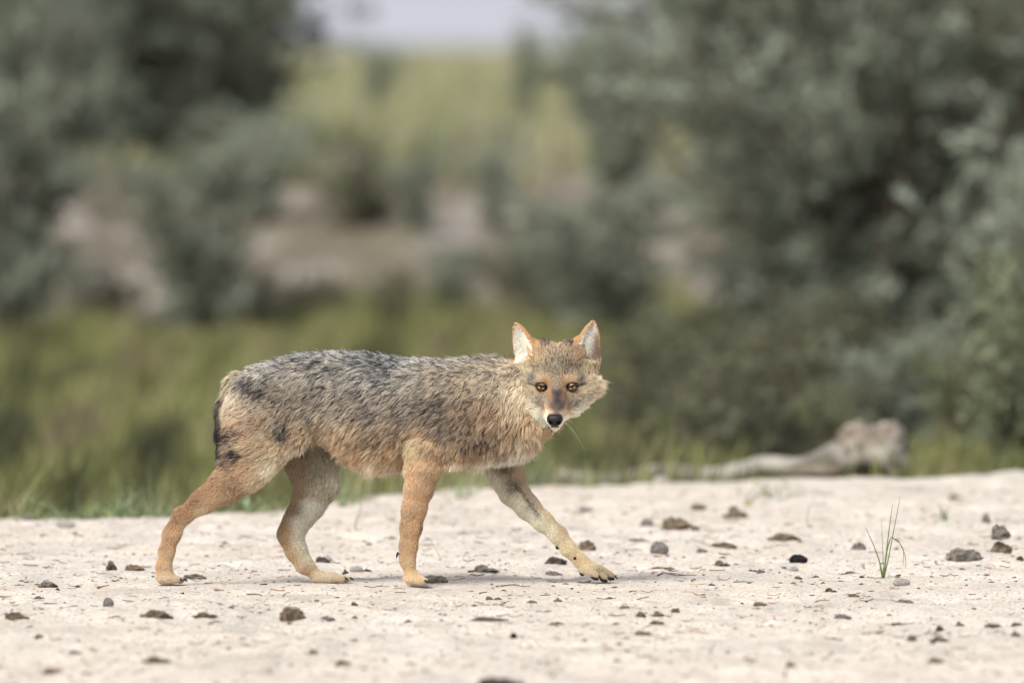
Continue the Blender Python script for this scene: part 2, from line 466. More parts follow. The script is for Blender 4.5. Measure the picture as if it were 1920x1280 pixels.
# grass ------------------------------------------------------------
def blades(P, H, W, pal, seed, lean=0.35, wind=(0.1, 0.0)):
    rs = np.random.default_rng(seed); n = len(P)
    az = rs.uniform(0, 2 * math.pi, n); ln = lean * rs.uniform(0.2, 1.4, n)
    dirx = np.cos(az) * ln + wind[0]; diry = np.sin(az) * ln + wind[1]
    sx, sy = -np.sin(az + rs.uniform(-1, 1, n)), np.cos(az + rs.uniform(-1, 1, n))
    rows = []
    for u, wd in ((0, 1.0), (0.5, 0.8), (1.0, 0.0)):
        cx = P[:, 0] + dirx * H * u * u; cy = P[:, 1] + diry * H * u * u; cz = P[:, 2] + H * u * (1 - 0.25 * ln * u)
        if wd > 0:
            rows += [np.stack([cx - sx * W * wd / 2, cy - sy * W * wd / 2, cz], -1), np.stack([cx + sx * W * wd / 2, cy + sy * W * wd / 2, cz], -1)]
        else:
            rows += [np.stack([cx, cy, cz], -1)]
    V = np.stack(rows, 1).reshape(-1, 3)
    b = np.arange(n)[:, None] * 5
    F = np.concatenate([b + [0, 1, 3], b + [0, 3, 2], b + [2, 3, 4]], 0)
    pal = np.array(pal)
    cl = fbm(P[:, 0] * 5, P[:, 1] * 0.45, oct=3, seed=seed + 40)
    ti = np.clip((cl - 0.5) * 2.2 + 0.5 + rs.normal(size=n) * 0.16, 0, 0.999) * (len(pal) - 1)
    i = ti.astype(int); f = (ti - i)[:, None]
    c = (pal[i] * (1 - f) + pal[i + 1] * f) * rs.uniform(0.7, 1.3, n)[:, None]
    return V, F, np.repeat(c, 5, 0)

def scatter(n, y0, y1, pw, seed, keep=None, zfn=None):
    rs = np.random.default_rng(seed)
    d = (y0 + 20) + (y1 - y0) * rs.uniform(0, 1, n) ** pw
    x = rs.uniform(-1, 1, n) * (d * 0.055 + 0.3); y = d - 20
    P = np.stack([x, y, np.zeros(n)], -1)
    if keep is not None: P = P[keep(x, y)]
    P[:, 2] = hgt(P[:, 0], P[:, 1], False) - 0.01
    return P

MEADOW = [(0.06, 0.06, 0.035), (0.11, 0.115, 0.045), (0.22, 0.24, 0.08), (0.33, 0.32, 0.15), (0.17, 0.14, 0.085)]
rs = np.random.default_rng(99)
P = scatter(60000, 4.2, 27, 1.0, 51, lambda x, y: y > crest(x) + 0.35)
H = (0.04 + 0.42 * np.clip(fbm(P[:, 0] * 4.5, P[:, 1] * 0.6, oct=3, seed=61) - 0.36, 0, 1) + rs.uniform(0, 0.06, len(P)))
V, F, c = blades(P, H, rs.uniform(0.004, 0.010, len(P)), MEADOW, 71)
tag(link('meadow_grass', mesh_np('meadow_grass', V, F, c), m_grass, smooth=False),
    'olive and yellow green meadow grass between the sand and the bank', 'grass', kind='stuff')
DUNE = [(0.18, 0.20, 0.12), (0.25, 0.27, 0.16), (0.37, 0.345, 0.17), (0.42, 0.39, 0.27), (0.27, 0.29, 0.19)]
P = scatter(40000, 31.5, 150, 1.7, 52, None)
H = (0.10 + 0.22 * fbm(P[:, 0] * 0.7, P[:, 1] * 0.3, oct=3, seed=62)) * rs.uniform(0.7, 1.2, len(P))
V, F, c = blades(P, H, rs.uniform(0.010, 0.022, len(P)), DUNE, 72, lean=0.25)
tag(link('dune_grass', mesh_np('dune_grass', V, F, c), m_grass, smooth=False),
    'pale yellow green tall grass on top of the far bank', 'grass', kind='stuff')
EDGE = [(0.12, 0.15, 0.06), (0.20, 0.24, 0.11), (0.36, 0.34, 0.20), (0.17, 0.21, 0.10)]
def edgekeep(x, y):
    k = y - crest(x)
    return (k > -0.25 + 0.35 * (x > 0.2)) & (k < 1.1) & (vnoise(x * 6.5, y * 2, seed=77) > 0.48 + 0.16 * (x > 0.15) - 0.1 * (k > 0.3))
P = scatter(26000, 2.7, 6.6, 1.0, 53, edgekeep)
H = (0.03 + 0.12 * vnoise(P[:, 0] * 5, P[:, 1] * 2, seed=63) ** 1.5) * rs.uniform(0.5, 1.4, len(P))
V, F, c = blades(P, H, rs.uniform(0.002, 0.0045, len(P)), EDGE, 73, lean=0.55)
tag(link('edge_grass', mesh_np('edge_grass', V, F, c), m_grass, smooth=False),
    'thin green grass fringe along the far edge of the sand', 'grass', kind='stuff')

# small plants one can tell apart along the edge ----------------------
def weed(px, py, h, seed, label, pal, nb=14, lean=1.1, w=0.004, cat='weed', name='weed', group=None):
    d = 20000.0 / (py - 95); y = d - 20; x = (px - 960) / FPX * d
    z = float(hgt(x, y)) - 0.004
    if pal is BLUEG: h *= 1.5; w = 0.0052
    rs = np.random.default_rng(seed)
    P = np.zeros((nb * 4, 3)); P[:, :2] = rs.normal(size=(nb * 4, 2)) * h * 0.10
    # a few stems carrying side leaves
    k = np.arange(nb, nb * 4)
    az = rs.uniform(0, 6.28, 5)
    s = rs.integers(0, 5, len(k)); u = rs.uniform(0.1, 0.9, len(k))
    P[k, 0] = np.cos(az[s]) * u * h * 0.9; P[k, 1] = np.sin(az[s]) * u * h * 0.9; P[k, 2] = u * h * (0.2 + 0.5 * (s % 3) / 2)
    Hh = h * np.concatenate([rs.uniform(0.6, 1.0, nb), rs.uniform(0.2, 0.4, nb * 3)])
    V, F, c = blades(P, Hh, np.full(len(P), w), pal, seed, lean=lean)
    sv, sf, off = [V], [tuple(f) for f in F], len(V)
    for q in range(5):
        uu = np.linspace(0, 0.95, 4)
        hh = (0.2 + 0.5 * (q % 3) / 2)
        pts = np.stack([np.cos(az[q]) * uu * h * 0.9, np.sin(az[q]) * uu * h * 0.9, uu * h * hh], -1)
        tv, tf = tube_np(pts, 0.0012, 4, False)
        sv.append(tv); sf += [tuple(a + off for a in f) for f in tf]; off += len(tv)
    VV = np.concatenate(sv)
    me = mesh_py(name, VV, sf)
    cc = np.ones((len(VV), 4), np.float32); cc[:len(V), :3] = c; cc[len(V):, :3] = pal[-1]
    a = me.color_attributes.new('col', 'FLOAT_COLOR', 'POINT'); a.data.foreach_set('color', cc.ravel())
    o = link(name, me, m_grass, loc=(x, y, z), smooth=False)
    return tag(o, label, cat, group)

BLUEG = [(0.18, 0.27, 0.15), (0.26, 0.38, 0.21), (0.36, 0.43, 0.23), (0.27, 0.26, 0.14)]
STRAW = [(0.45, 0.38, 0.22), (0.5, 0.42, 0.26), (0.40, 0.30, 0.17), (0.35, 0.27, 0.15)]
GW = 'low green weeds at the far sand edge'
weed(30, 958, 0.06, 11, 'low green weed in the corner where the sand meets the left edge', BLUEG, group=GW)
weed(95, 950, 0.07, 12, 'pale green weed between the white stone and the spreading weed', BLUEG, group=GW)
weed(405, 948, 0.05, 13, 'small green weed under the rear thigh', BLUEG, group=GW, nb=7)
weed(150, 952, 0.075, 1, 'spreading blue green weed on the sand edge at far left', BLUEG, group=GW)
weed(215, 958, 0.07, 2, 'creeping green weed left of the raised hind heel', BLUEG, group=GW, lean=1.6)
weed(262, 950, 0.08, 3, 'leafy green weed between the creeping one and the hind heel', BLUEG, group=GW)
weed(320, 942, 0.085, 4, 'green weed right behind the heel of the rear hind leg', BLUEG, group=GW)
weed(470, 958, 0.055, 5, 'flat green sprig between the two hind legs', BLUEG, group=GW, lean=2.0, nb=8)
weed(630, 945, 0.06, 6, 'short bright green sprout behind the far hind leg', BLUEG, group=GW, nb=5, lean=0.4)
weed(860, 932, 0.05, 7, 'thin green sprout behind the gap under the chest', BLUEG, group=GW, nb=4, lean=0.4)
weed(1455, 930, 0.055, 8, 'pale green blade on the sand below the log', BLUEG, group=GW, nb=3, lean=1.3)
weed(1775, 975, 0.035, 9, 'tiny pale green seedling alone on the sand at right', BLUEG, nb=2, lean=1.3, group=GW)
weed(1395, 946, 0.055, 10, 'dry yellow straw stems lying over the brown clump below the log', STRAW, nb=6, lean=2.6, w=0.003, name='dry_weed')
for k, (px, py, h) in enumerate([(585, 920, .085), (655, 916, .10), (705, 919, .08), (745, 918, .075), (1010, 908, .075), (1060, 905, .07)]):
    weed(px, py, h, 30 + k, ['greyish pink flowering weed behind the far hind knee', 'pinkish seed heads under the belly',
         'mauve flowering weed under the ribs', 'small mauve weed touching the front leg silhouette',
         'pinkish weed right of the chest', 'last pinkish weed before the bare log'][k],
         [(0.22, 0.2, 0.17), (0.36, 0.29, 0.29), (0.45, 0.36, 0.37), (0.2, 0.22, 0.12)], nb=10, group='pinkish weeds behind the jackal')

def blade_curve(name, pts, w0, col, parent=None):
    pts = np.array(pts, float)
    rad = np.linspace(1, 0.15, len(pts)) ** 0.7 * w0
    V, F = tube_np(pts, rad, 5)
    me = mesh_py(name, V, F)
    a = me.color_attributes.new('col', 'FLOAT_COLOR', 'POINT')
    a.data.foreach_set('color', np.tile(np.array(list(col) + [1], np.float32), len(V)))
    return link(name, me, m_grass, parent)

def curve_px(pts, y, yb=0.0):
    """smooth poly through photo points at one depth, relative to its first point"""
    W_ = np.array([PX(a, b_, y) for a, b_ in pts])
    n = len(W_); tt = np.linspace(0, n - 1, 3 * n)
    return np.stack([np.interp(tt, range(n), W_[:, k]) for k in range(3)], -1)

yg = 20000.0 / (1083 - 95) - 20
base = curve_px([(1657, 1084)], yg)[0]
g = empty('grass_tuft', tuple(base)); tag(g, 'sharp thin green grass tuft growing alone on the sand at right', 'grass tuft')
for pts, wd in (([(1657, 1084), (1649, 1050), (1638, 1020), (1624, 990)], .0016), ([(1657, 1084), (1662, 1040), (1668, 990), (1674, 945)], .0016),
                ([(1658, 1084), (1668, 1040), (1679, 980), (1689, 930)], .0014), ([(1656, 1084), (1657, 1060), (1655, 1010), (1653, 975)], .0009),
                ([(1659, 1070), (1664, 1030), (1671, 1006), (1688, 1018), (1698, 1040), (1699, 1062)], .0014), ([(1672, 1007), (1685, 1014), (1695, 1030), (1694, 1060)], .0012),
                ([(1655, 1084), (1653, 1075), (1650, 1060)], .0012)):
    blade_curve('grass_blade', curve_px(pts, yg) - base, wd, (0.16, 0.21, 0.07), g)
# curved dry stems standing up
def stem(pts, py0, label, col=(0.30, 0.24, 0.16), wd=0.0015):
    y = 20000.0 / (py0 - 95) - 20
    b0 = curve_px(pts[:1], y)[0]
    o = blade_curve('dry_sprout', curve_px(pts, y) - b0, wd, col); o.location = tuple(b0)
    tag(o, label, 'dried plant'); return o
stem([(666, 998), (667, 975), (676, 958), (677, 945), (668, 928), (655, 920)], 1000, 'curled dry brown stem standing between the hind and front legs', (0.25, 0.2, 0.15))
stem([(1517, 989), (1513, 970), (1518, 950), (1530, 930)], 990, 'thin bent dry stem standing in the sand below the log', (0.36, 0.3, 0.22))
stem([(828, 1050), (820, 1035), (809, 1015), (802, 1005)], 1052, 'pale thin grass stalk leaning beside the near front leg', (0.5, 0.46, 0.32), 0.001)
stem([(1185, 962), (1188, 955), (1186, 942)], 962, 'short dry stub beside the small orange clump', (0.4, 0.3, 0.2))

# driftwood --------------------------------------------------------
m_wood = mat_attr('weathered_wood', rough=0.85, noise_scale=14, namt=0.35, bump=(0.8, 0.02))
def colorize(me, fn):
    n = len(me.vertices); co = np.empty(n * 3, np.float32); me.vertices.foreach_get('co', co); co = co.reshape(-1, 3)
    c = np.ones((n, 4), np.float32); c[:, :3] = fn(co)
    a = me.color_attributes.new('col', 'FLOAT_COLOR', 'POINT'); a.data.foreach_set('color', c.ravel())
def logcol(co):
    n = fbm(co[:, 0] * 9, co[:, 2] * 16, co[:, 1] * 9, oct=4, seed=81)[:, None]
    k = smoothstep(0.35, 0.6, n)
    return np.array([0.12, 0.108, 0.09]) * (1 - k) + np.array([0.34, 0.32, 0.285]) * k
YL = 5.75
lb = PX(1560, 880, YL)
log = empty('driftwood_log', tuple(lb)); tag(log, 'bleached driftwood log with a raised root end lying behind the sand', 'driftwood')
ctr = [(985, 905, 13), (1060, 896, 16), (1130, 893, 19), (1200, 892, 21), (1280, 888, 23), (1360, 883, 24), (1420, 882, 26), (1480, 873, 28), (1540, 862, 28), (1590, 856, 34)]
pts = np.array([PX(a, b_, YL + 0.25 * (1560 - a) / 560) for a, b_, r in ctr]) - lb
tt = np.linspace(0, len(pts) - 1, 60)
pp = np.stack([np.interp(tt, range(len(pts)), pts[:, k]) for k in range(3)], -1)
rr = np.interp(tt, range(len(pts)), [r / 1000 * 0.88 for *_, r in ctr])
pp[:, 2] += 0.008 * np.sin(tt * 2.3)
V, F = tube_np(pp, rr, 18)
dn = fbm(V[:, 0] * 8, V[:, 1] * 22, V[:, 2] * 22, seed=82) - 0.5
axis_ = np.repeat(pp, 18, 0); axis_ = np.concatenate([axis_, pp[[0, -1]]])
V = axis_ + (V - axis_) * (1 + 0.9 * dn[:, None])
me = mesh_py('trunk', V, F); colorize(me, logcol); link('trunk', me, m_wood, log)

def blob(name, rad, seed, sub=4, amp=0.45, freq=2.2, ridg=0.0):
    import bmesh
    bm = bmesh.new(); bmesh.ops.create_icosphere(bm, subdivisions=sub, radius=1)
    co = np.array([v.co[:] for v in bm.verts])
    n = fbm(co[:, 0] * freq + 9, co[:, 1] * freq + 5, co[:, 2] * freq + 3, oct=5, seed=seed) - 0.5
    n2 = np.abs(fbm(co[:, 0] * freq * 2.2 + 2, co[:, 1] * freq * 2.2, co[:, 2] * freq * 2.2 + 7, oct=3, seed=seed + 5) - 0.5)
    co = co * (1 + 2 * amp * n - ridg * 2 * n2 + ridg * 0.3)[:, None] * np.array(rad)
    for v, c in zip(bm.verts, co): v.co = c
    me = bpy.data.meshes.new(name); bm.to_mesh(me); bm.free()
    return me
def part_blob(px, py, rx, rz, ry, seed, parent, name, colf, amp=0.4):
    me = blob(name, (rx / 770, ry / 770, rz / 770), seed, 4, amp * 1.2, 1.7, 0.45)
    colorize(me, colf)
    return link(name, me, m_wood, parent, loc=tuple(PX(px, py, YL) - lb))
def rootcol(co):
    n = fbm(co[:, 0] * 22, co[:, 2] * 22, co[:, 1] * 20, oct=3, seed=91)[:, None]
    k = smoothstep(0.38, 0.62, n); o = smoothstep(0.55, 0.7, fbm(co[:, 0] * 14, co[:, 2] * 14, co[:, 1] * 9, seed=95))[:, None]
    c = np.array([0.13, 0.115, 0.095]) * (1 - k) + np.array([0.38, 0.355, 0.31]) * k
    return c * (1 - 0.25 * o) + np.array([0.30, 0.22, 0.15]) * 0.25 * o
part_blob(1645, 846, 56, 46, 40, 11, log, 'root_plate', rootcol)
part_blob(1606, 832, 34, 36, 26, 12, log, 'root_knob', rootcol)
part_blob(1668, 828, 28, 34, 30, 13, log, 'root_knob', rootcol)
part_blob(1680, 862, 22, 32, 20, 14, log, 'root_knob', rootcol)
V, F = tube_np(np.array([PX(a, b_, YL - 0.05) - lb for a, b_ in ((1575, 870), (1620, 862), (1655, 868), (1672, 884), (1675, 905))]), [0.02, 0.018, 0.014, 0.012, 0.009], 8)
me = mesh_py('root', V, F); colorize(me, logcol); link('root', me, m_wood, log)
for pts_, r_ in (([(1600, 835), (1603, 812), (1614, 790)], .022), ([(1612, 830), (1628, 806), (1634, 799)], .018), ([(1650, 835), (1655, 808), (1664, 797)], .02),
                 ([(1668, 835), (1684, 812), (1690, 803)], .018), ([(1675, 850), (1698, 842), (1706, 836)], .014), ([(1670, 870), (1692, 882), (1700, 893)], .013),
                 ([(1640, 870), (1648, 888), (1660, 898)], .012)):
    q = np.array([PX(a, b_, YL + 0.02) - lb for a, b_ in pts_]); tt = np.linspace(0, 2, 9); q = np.stack([np.interp(tt, range(3), q[:, k]) for k in range(3)], -1)
    V, F = tube_np(q, np.linspace(r_, r_ * 0.55, 9), 9)
    V = V + 0.012 * (np.stack([fbm(V[:, 0] * 30, V[:, 2] * 30, V[:, 1] * 30, seed=500 + k) for k in range(3)], -1) - 0.5)
    me = mesh_py('root', V, F); colorize(me, rootcol); link('root', me, m_wood, log)
me = blob('bark_slab', (0.075, 0.05, 0.02), 17, 3, 0.4, 2.5); colorize(me, lambda co: logcol(co) * np.array([0.6, 0.54, 0.46]))
o = link('bark_slab', me, m_wood, loc=tuple(PX(1530, 884, 5.5))); tag(o, 'brown piece of bark lying under the raised part of the log', 'bark')
# tall single blades in front of the log
for pts, py0, lab in (([(1690, 885), (1700, 865), (1712, 840), (1728, 808)], 885, 'single leaning grass blade right of the root end'),
                      ([(1270, 890), (1268, 850), (1262, 810), (1258, 770)], 890, 'tall faint grass blade left of the log middle'),
                      ([(1302, 868), (1290, 848), (1272, 840), (1255, 850)], 890, 'arching pale grass blade over the thin end of the log')):
    y = 5.3
    b0 = PX(*pts[0], y); b0[2] = min(b0[2], float(hgt(b0[0], y)) + 0.01)
    q = curve_px(pts, y) - b0; q[0] = 0
    o = blade_curve('tall_grass', q, 0.003, (0.24, 0.26, 0.09)); o.location = tuple(b0)
    tag(o, lab, 'grass')

# ------------------------------------------------------------------ the jackal
VOX = 0.0027
lo = np.array([-0.73, -0.20, -0.012]); hi = np.array([0.235, 0.125, 0.52])
shp = np.ceil((hi - lo) / VOX).astype(int)
ax = [lo[i] + VOX * np.arange(shp[i]) for i in range(3)]
FIELD = np.full(shp, 0.08, np.float32)
PRIMS = []          # (part, fn, bbox)
def smin(a, b, k):
    h = np.clip(0.5 + 0.5 * (b - a) / k, 0, 1)
    return b * (1 - h) + a * h - k * h * (1 - h)
def add(part, fn, blo, bhi, k=0.012, sub=False):
    blo = np.maximum(np.asarray(blo) - 0.045, lo); bhi = np.minimum(np.asarray(bhi) + 0.045, hi)
    s = [slice(max(0, int((blo[i] - lo[i]) / VOX)), max(1, min(shp[i], int((bhi[i] - lo[i]) / VOX) + 1))) for i in range(3)]
    gx, gy, gz = np.meshgrid(ax[0][s[0]], ax[1][s[1]], ax[2][s[2]], indexing='ij', sparse=True)
    d = fn(gx, gy, gz).astype(np.float32)
    cur = FIELD[s[0], s[1], s[2]]
    FIELD[s[0], s[1], s[2]] = -smin(-cur, d, k) if sub else smin(cur, d, k)
    if not sub: PRIMS.append((part, fn))
def cone_fn(a, b, r1, r2, fy=1.0):
    a = np.asarray(a, float); b = np.asarray(b, float); ba = (b - a); 
    def f(x, y, z):
        px_, py_, pz_ = x - a[0], (y - a[1]) / fy, z - a[2]
        bb = np.array([ba[0], ba[1] / fy, ba[2]]); L2 = bb @ bb + 1e-12
        h = np.clip((px_ * bb[0] + py_ * bb[1] + pz_ * bb[2]) / L2, 0, 1)
        return (np.sqrt((px_ - bb[0] * h) ** 2 + (py_ - bb[1] * h) ** 2 + (pz_ - bb[2] * h) ** 2) - (r1 + (r2 - r1) * h))
    return f
def chain(part, pts, k=0.012, fy=1.0, inset=0.0):
    """pts: (px, py, y, r px)"""
    W_ = [(PX(a, b_, y), r / 1000 - inset) for a, b_, y, r in pts]
    for (a, r1), (b_, r2) in zip(W_[:-1], W_[1:]):
        m = max(r1, r2)
        add(part, cone_fn(a, b_, r1, r2, fy), np.minimum(a, b_) - m, np.maximum(a, b_) + m, k)
def ell_fn(c, r, rot=None):
    c = np.asarray(c, float); r = np.asarray(r, float)
    def f(x, y, z):
        dx, dy, dz = x - c[0], y - c[1], z - c[2]
        if rot is not None:      # turn in the x-z plane
            ca, sa = math.cos(rot), math.sin(rot)
            dx, dz = dx * ca + dz * sa, -dx * sa + dz * ca
        k0 = np.sqrt((dx / r[0]) ** 2 + (dy / r[1]) ** 2 + (dz / r[2]) ** 2)
        k1 = np.sqrt((dx / r[0] ** 2) ** 2 + (dy / r[1] ** 2) ** 2 + (dz / r[2] ** 2) ** 2) + 1e-9
        return k0 * (k0 - 1) / k1
    return f
def ell(part, c, r, k=0.015, rot=None, sub=False):
    m = max(r); c = np.asarray(c, float)
    add(part, ell_fn(c, r, rot), c - m, c + m, k, sub)

# trunk of the body: profile along x (photo px): x, top, bottom, half width mm
PROF = np.array([(424, 752, 800, 14), (436, 728, 828, 32), (455, 704, 846, 45), (480, 688, 852, 53), (515, 675, 842, 59), (560, 664, 826, 63), (600, 660, 826, 66),
                 (650, 660, 858, 69), (700, 663, 881, 72), (750, 671, 878, 74), (800, 673, 866, 74), (850, 677, 862, 72), (900, 679, 858, 66),
                 (940, 684, 853, 58), (970, 694, 846, 47), (990, 712, 832, 34), (1002, 735, 810, 14)], float)
def torso(x, y, z):
    px = x * 1000 + 960
    top = 1.095 - np.interp(px, PROF[:, 0], PROF[:, 1]) / 1000 - 0.006
    bot = 1.095 - np.interp(px, PROF[:, 0], PROF[:, 2]) / 1000 + 0.007
    hw = np.interp(px, PROF[:, 0], PROF[:, 3]) / 1000
    zc = bot + (top - bot) * 0.55; hh = np.where(z > zc, top - zc, zc - bot)
    q = (np.abs(y / hw) ** 2.25 + np.abs((z - zc) / hh) ** 2.25) ** (1 / 2.25)
    d = (q - 1) * np.minimum(hw, hh) * 0.9
    e = np.maximum(424 - px, px - 1002) / 1000
    return np.where(e > 0, np.maximum(d, 0) + e, d)
add(0, torso, (-0.54, -0.08, 0.20), (0.05, 0.08, 0.45))
# haunches, thighs, shoulders
N, FR = -0.050, 0.050          # near side, far side depth
for part, y0, sg in ((0, -0.040, 1), (0, 0.040, 1)):
    ell(part, PX(478, 780, y0), (0.050, 0.036, 0.085), 0.03, rot=-0.25)
chain(1, [(488, 795, -0.040, 58), (478, 838, -0.045, 53), (458, 878, -0.050, 43), (422, 912, -0.052, 31.5), (382, 939, -0.052, 24), (343, 967, -0.052, 20.5)], 0.02, 0.66, 0.0055)
chain(0, [(572, 796, -0.040, 24), (536, 822, -0.044, 26), (498, 856, -0.048, 26)], 0.025, 0.6, 0.002)
chain(1, [(338, 970, -0.052, 21), (323, 1000, -0.052, 20), (312, 1035, -0.052, 18), (307, 1062, -0.052, 18), (308, 1078, -0.052, 18)], 0.012, 0.75, 0.0055)
chain(2, [(560, 810, 0.044, 50), (583, 862, 0.046, 47), (591, 905, 0.047, 40), (577, 945, 0.047, 31), (556, 978, 0.047, 26), (543, 1000, 0.047, 25)], 0.02, 0.72, 0.0045)
chain(2, [(545, 1004, 0.047, 27), (555, 1032, 0.047, 22), (570, 1058, 0.047, 18.5), (590, 1075, 0.047, 14)], 0.012, 0.8, 0.0035)
ell(0, PX(828, 790, -0.050), (0.052, 0.028, 0.082), 0.03, rot=0.2)
ell(0, PX(900, 790, 0.046), (0.052, 0.028, 0.082), 0.03, rot=-0.2)
chain(3, [(800, 840, -0.055, 38), (793, 880, -0.055, 34), (786, 915, -0.055, 29), (777, 955, -0.055, 26), (771, 990, -0.055, 23.5), (766, 1025, -0.055, 20.5), (764, 1050, -0.055, 18), (770, 1078, -0.055, 17)], 0.014, 0.78, 0.0062)
chain(4, [(935, 845, 0.048, 38), (948, 885, 0.048, 34), (964, 920, 0.048, 28.5), (990, 950, 0.048, 24.5), (1018, 977, 0.048, 21.5), (1046, 1002, 0.048, 19.5), (1066, 1028, 0.048, 18), (1088, 1050, 0.048, 16.5), (1102, 1062, 0.048, 16)], 0.014, 0.8, 0.005)

CLAWS, PADS = [], []
def paw(part, px, py, y, ang, yaw=0.0, L=1.0, wid=1.0, toe=26, tips=None):
    """foot: metacarpal blob and four toes, ang = pitch down of the toes (deg)"""
    c = PX(px, py, y)
    ell(part, c, (0.019 * L, 0.018 * wid, 0.0125), 0.010, rot=-R(ang) * 0.6)
    f = np.array([math.cos(R(ang)) * math.cos(yaw), math.sin(yaw), -math.sin(R(ang))])
    for k, oy in enumerate((-0.0145, -0.005, 0.005, 0.0145)):
        ln = (toe if k in (1, 2) else toe * 0.74) / 1000
        a = c + np.array([0.002, oy * 0.8 * wid, 0.0])
        b_ = a + f * ln + np.array([0, oy * 0.35 * wid, 0])
        if tips:
            b_ = PX(tips[k][0], tips[k][1], y + oy * 1.25); a = PX(tips[k][0] - 22, tips[k][1] - 12, y + oy)
            f = (b_ - a) / np.linalg.norm(b_ - a)
        add(part, cone_fn(a, b_, 0.0082, 0.0064), np.minimum(a, b_) - .01, np.maximum(a, b_) + .01, 0.003)
        CLAWS.append((b_ + f * 0.004 + np.array([0, 0, 0.0015]), f))
        PADS.append(b_ + np.array([-0.002, 0, -0.0045]))
    return c
paw(1, 312, 1084, -0.052, 8, toe=24)
paw(2, 612, 1083, 0.047, 4, toe=36, L=1.5)
paw(3, 776, 1085, -0.055, 12, toe=22, yaw=-0.5)
paw(4, 1108, 1065, 0.048, 22, L=1.1, tips=[(1117, 1079), (1134, 1083), (1147, 1079), (1139, 1074)])

# neck and throat
chain(0, [(880, 752, 0.0, 66), (930, 748, 0.0, 62), (975, 742, -0.002, 55), (1020, 738, -0.004, 50)], 0.03, 0.9)
chain(0, [(920, 800, 0.0, 50), (965, 790, -0.005, 44), (1000, 766, -0.015, 36), (1020, 758, -0.03, 28)], 0.03, 0.9)
# head; local frame r right, u up, f towards the viewer (mm), origin between the eyes
HY = -0.075
def H(r, u, f): 
    p = PX(1044, 726, HY); return p + np.array([r, -f, u]) / 1000.0
def hcone(a, b_, r1, r2, k=0.014, part=5):
    a, b_ = H(*a), H(*b_); m = max(r1, r2) / 1000
    add(part, cone_fn(a, b_, r1 / 1000, r2 / 1000), np.minimum(a, b_) - m, np.maximum(a, b_) + m, k)
def hell(c, r, k=0.014, part=5, sub=False): ell(part, H(*c), np.array([r[0], r[2], r[1]]) / 1000, k, None, sub)
hell((0, 24, -66), (52, 46, 62), 0.02)
hell((0, 46, -40), (36, 28, 34), 0.02)
hell((-34, 0, -64), (36, 32, 46), 0.02)
hell((36, 1, -64), (37, 27, 46), 0.02)
for sx_ in (-1, 1): hell((53 * sx_, 24, -66), (20, 30, 26), 0.02); hell((40 * sx_, -20, -58), (23, 19, 28), 0.02)
hell((-27, 62, -52), (24, 20, 26), 0.014); hell((27, 62, -52), (24, 20, 26), 0.014)
hell((-27, -20, -30), (21, 24, 28), 0.014); hell((27, -20, -30), (21, 24, 28), 0.014)
hell((-21, -33, -38), (20, 22, 28), 0.014); hell((21, -33, -38), (20, 22, 28), 0.014)
hell((-23, 14, -20), (17, 12, 17), 0.014); hell((23, 14, -20), (17, 12, 17), 0.014)
hcone((-1, -18, -22), (-3, -52, 48), 25, 15.5, 0.012)
hcone((0, 8, -18), (-3, -46, 56), 15, 10, 0.010)
hcone((-9, -56, 40), (-8, -60, 54), 11, 9, 0.006); hcone((3, -56, 40), (2, -60, 54), 11, 9, 0.006)
hcone((-1, -46, -30), (-3, -70, 40), 24, 9, 0.010)
for sx_ in (-1, 1): hell((29 * sx_, 0, 0), (9.2, 6.4, 14), 0.003, sub=True)

def ear(part, base, tip, o, W_, hollow=0.34):
    base, tip, o = np.asarray(base, float), np.asarray(tip, float), np.asarray(o, float)
    L = np.linalg.norm(tip - base); a = (tip - base) / L
    o = o - a * (o @ a); o /= np.linalg.norm(o); s = np.cross(a, o)
    ts = np.array([t for t, _ in W_]); ws = np.array([w_ / 1000 for _, w_ in W_])
    def f(x, y, z):
        dx, dy, dz = x - base[0], y - base[1], z - base[2]
        t_ = (dx * a[0] + dy * a[1] + dz * a[2]) / L
        ps = dx * s[0] + dy * s[1] + dz * s[2]; po = dx * o[0] + dy * o[1] + dz * o[2]
        wd = np.interp(t_, ts, ws); dp = wd * 0.5 + 0.0025
        q = np.sqrt((ps / wd) ** 2 + (po / dp) ** 2); outer = (q - 1) * np.minimum(wd, dp)
        wi = np.maximum(wd - 0.0045, 0.001); di = np.maximum(dp - 0.001, 0.0006)
        qi = np.sqrt((ps / wi) ** 2 + ((po - wd * hollow - 0.0030) / di) ** 2); inner = (qi - 1) * np.minimum(wi, di)
        inner = np.maximum(inner, 0.12 * 0 + (0.16 - t_) * L)
        d = np.maximum(outer, -inner)
        d = np.maximum(d, (t_ - 1) * L)
        return np.where(t_ < -0.15, 0.05 + 0 * d, d)
    m = 0.035
    add(part, f, np.minimum(base, tip) - m, np.maximum(base, tip) + m, 0.005)
    return a, o, s
E1 = [(-.2, 24), (0, 29), (.25, 29), (.5, 25), (.68, 20.5), (.82, 15), (.93, 8.5), (1, 2.5)]
EARS = {}
for part, a_, b_ in ((6, (990, 634), (1022, 656)), (7, (1083, 634), (1066, 656))):
    a_, b_ = PX(a_[0], a_[1], -0.016), PX(b_[0], b_[1], -0.030)
    add(part, cone_fn(a_, b_, 0.0055, 0.012), np.minimum(a_, b_) - .015, np.maximum(a_, b_) + .015, 0.010)
bR, tR, oR = PX(1093, 692, -0.022), PX(1113, 600, -0.018), (0.42, -1, 0.12)
bL, tL, oL = PX(1000, 692, -0.022), PX(966, 604, -0.018), (-0.72, -0.8, 0.12)
EARS[6] = (bL, tL) + ear(6, bL, tL, oL, E1); EARS[7] = (bR, tR) + ear(7, bR, tR, oR, E1)
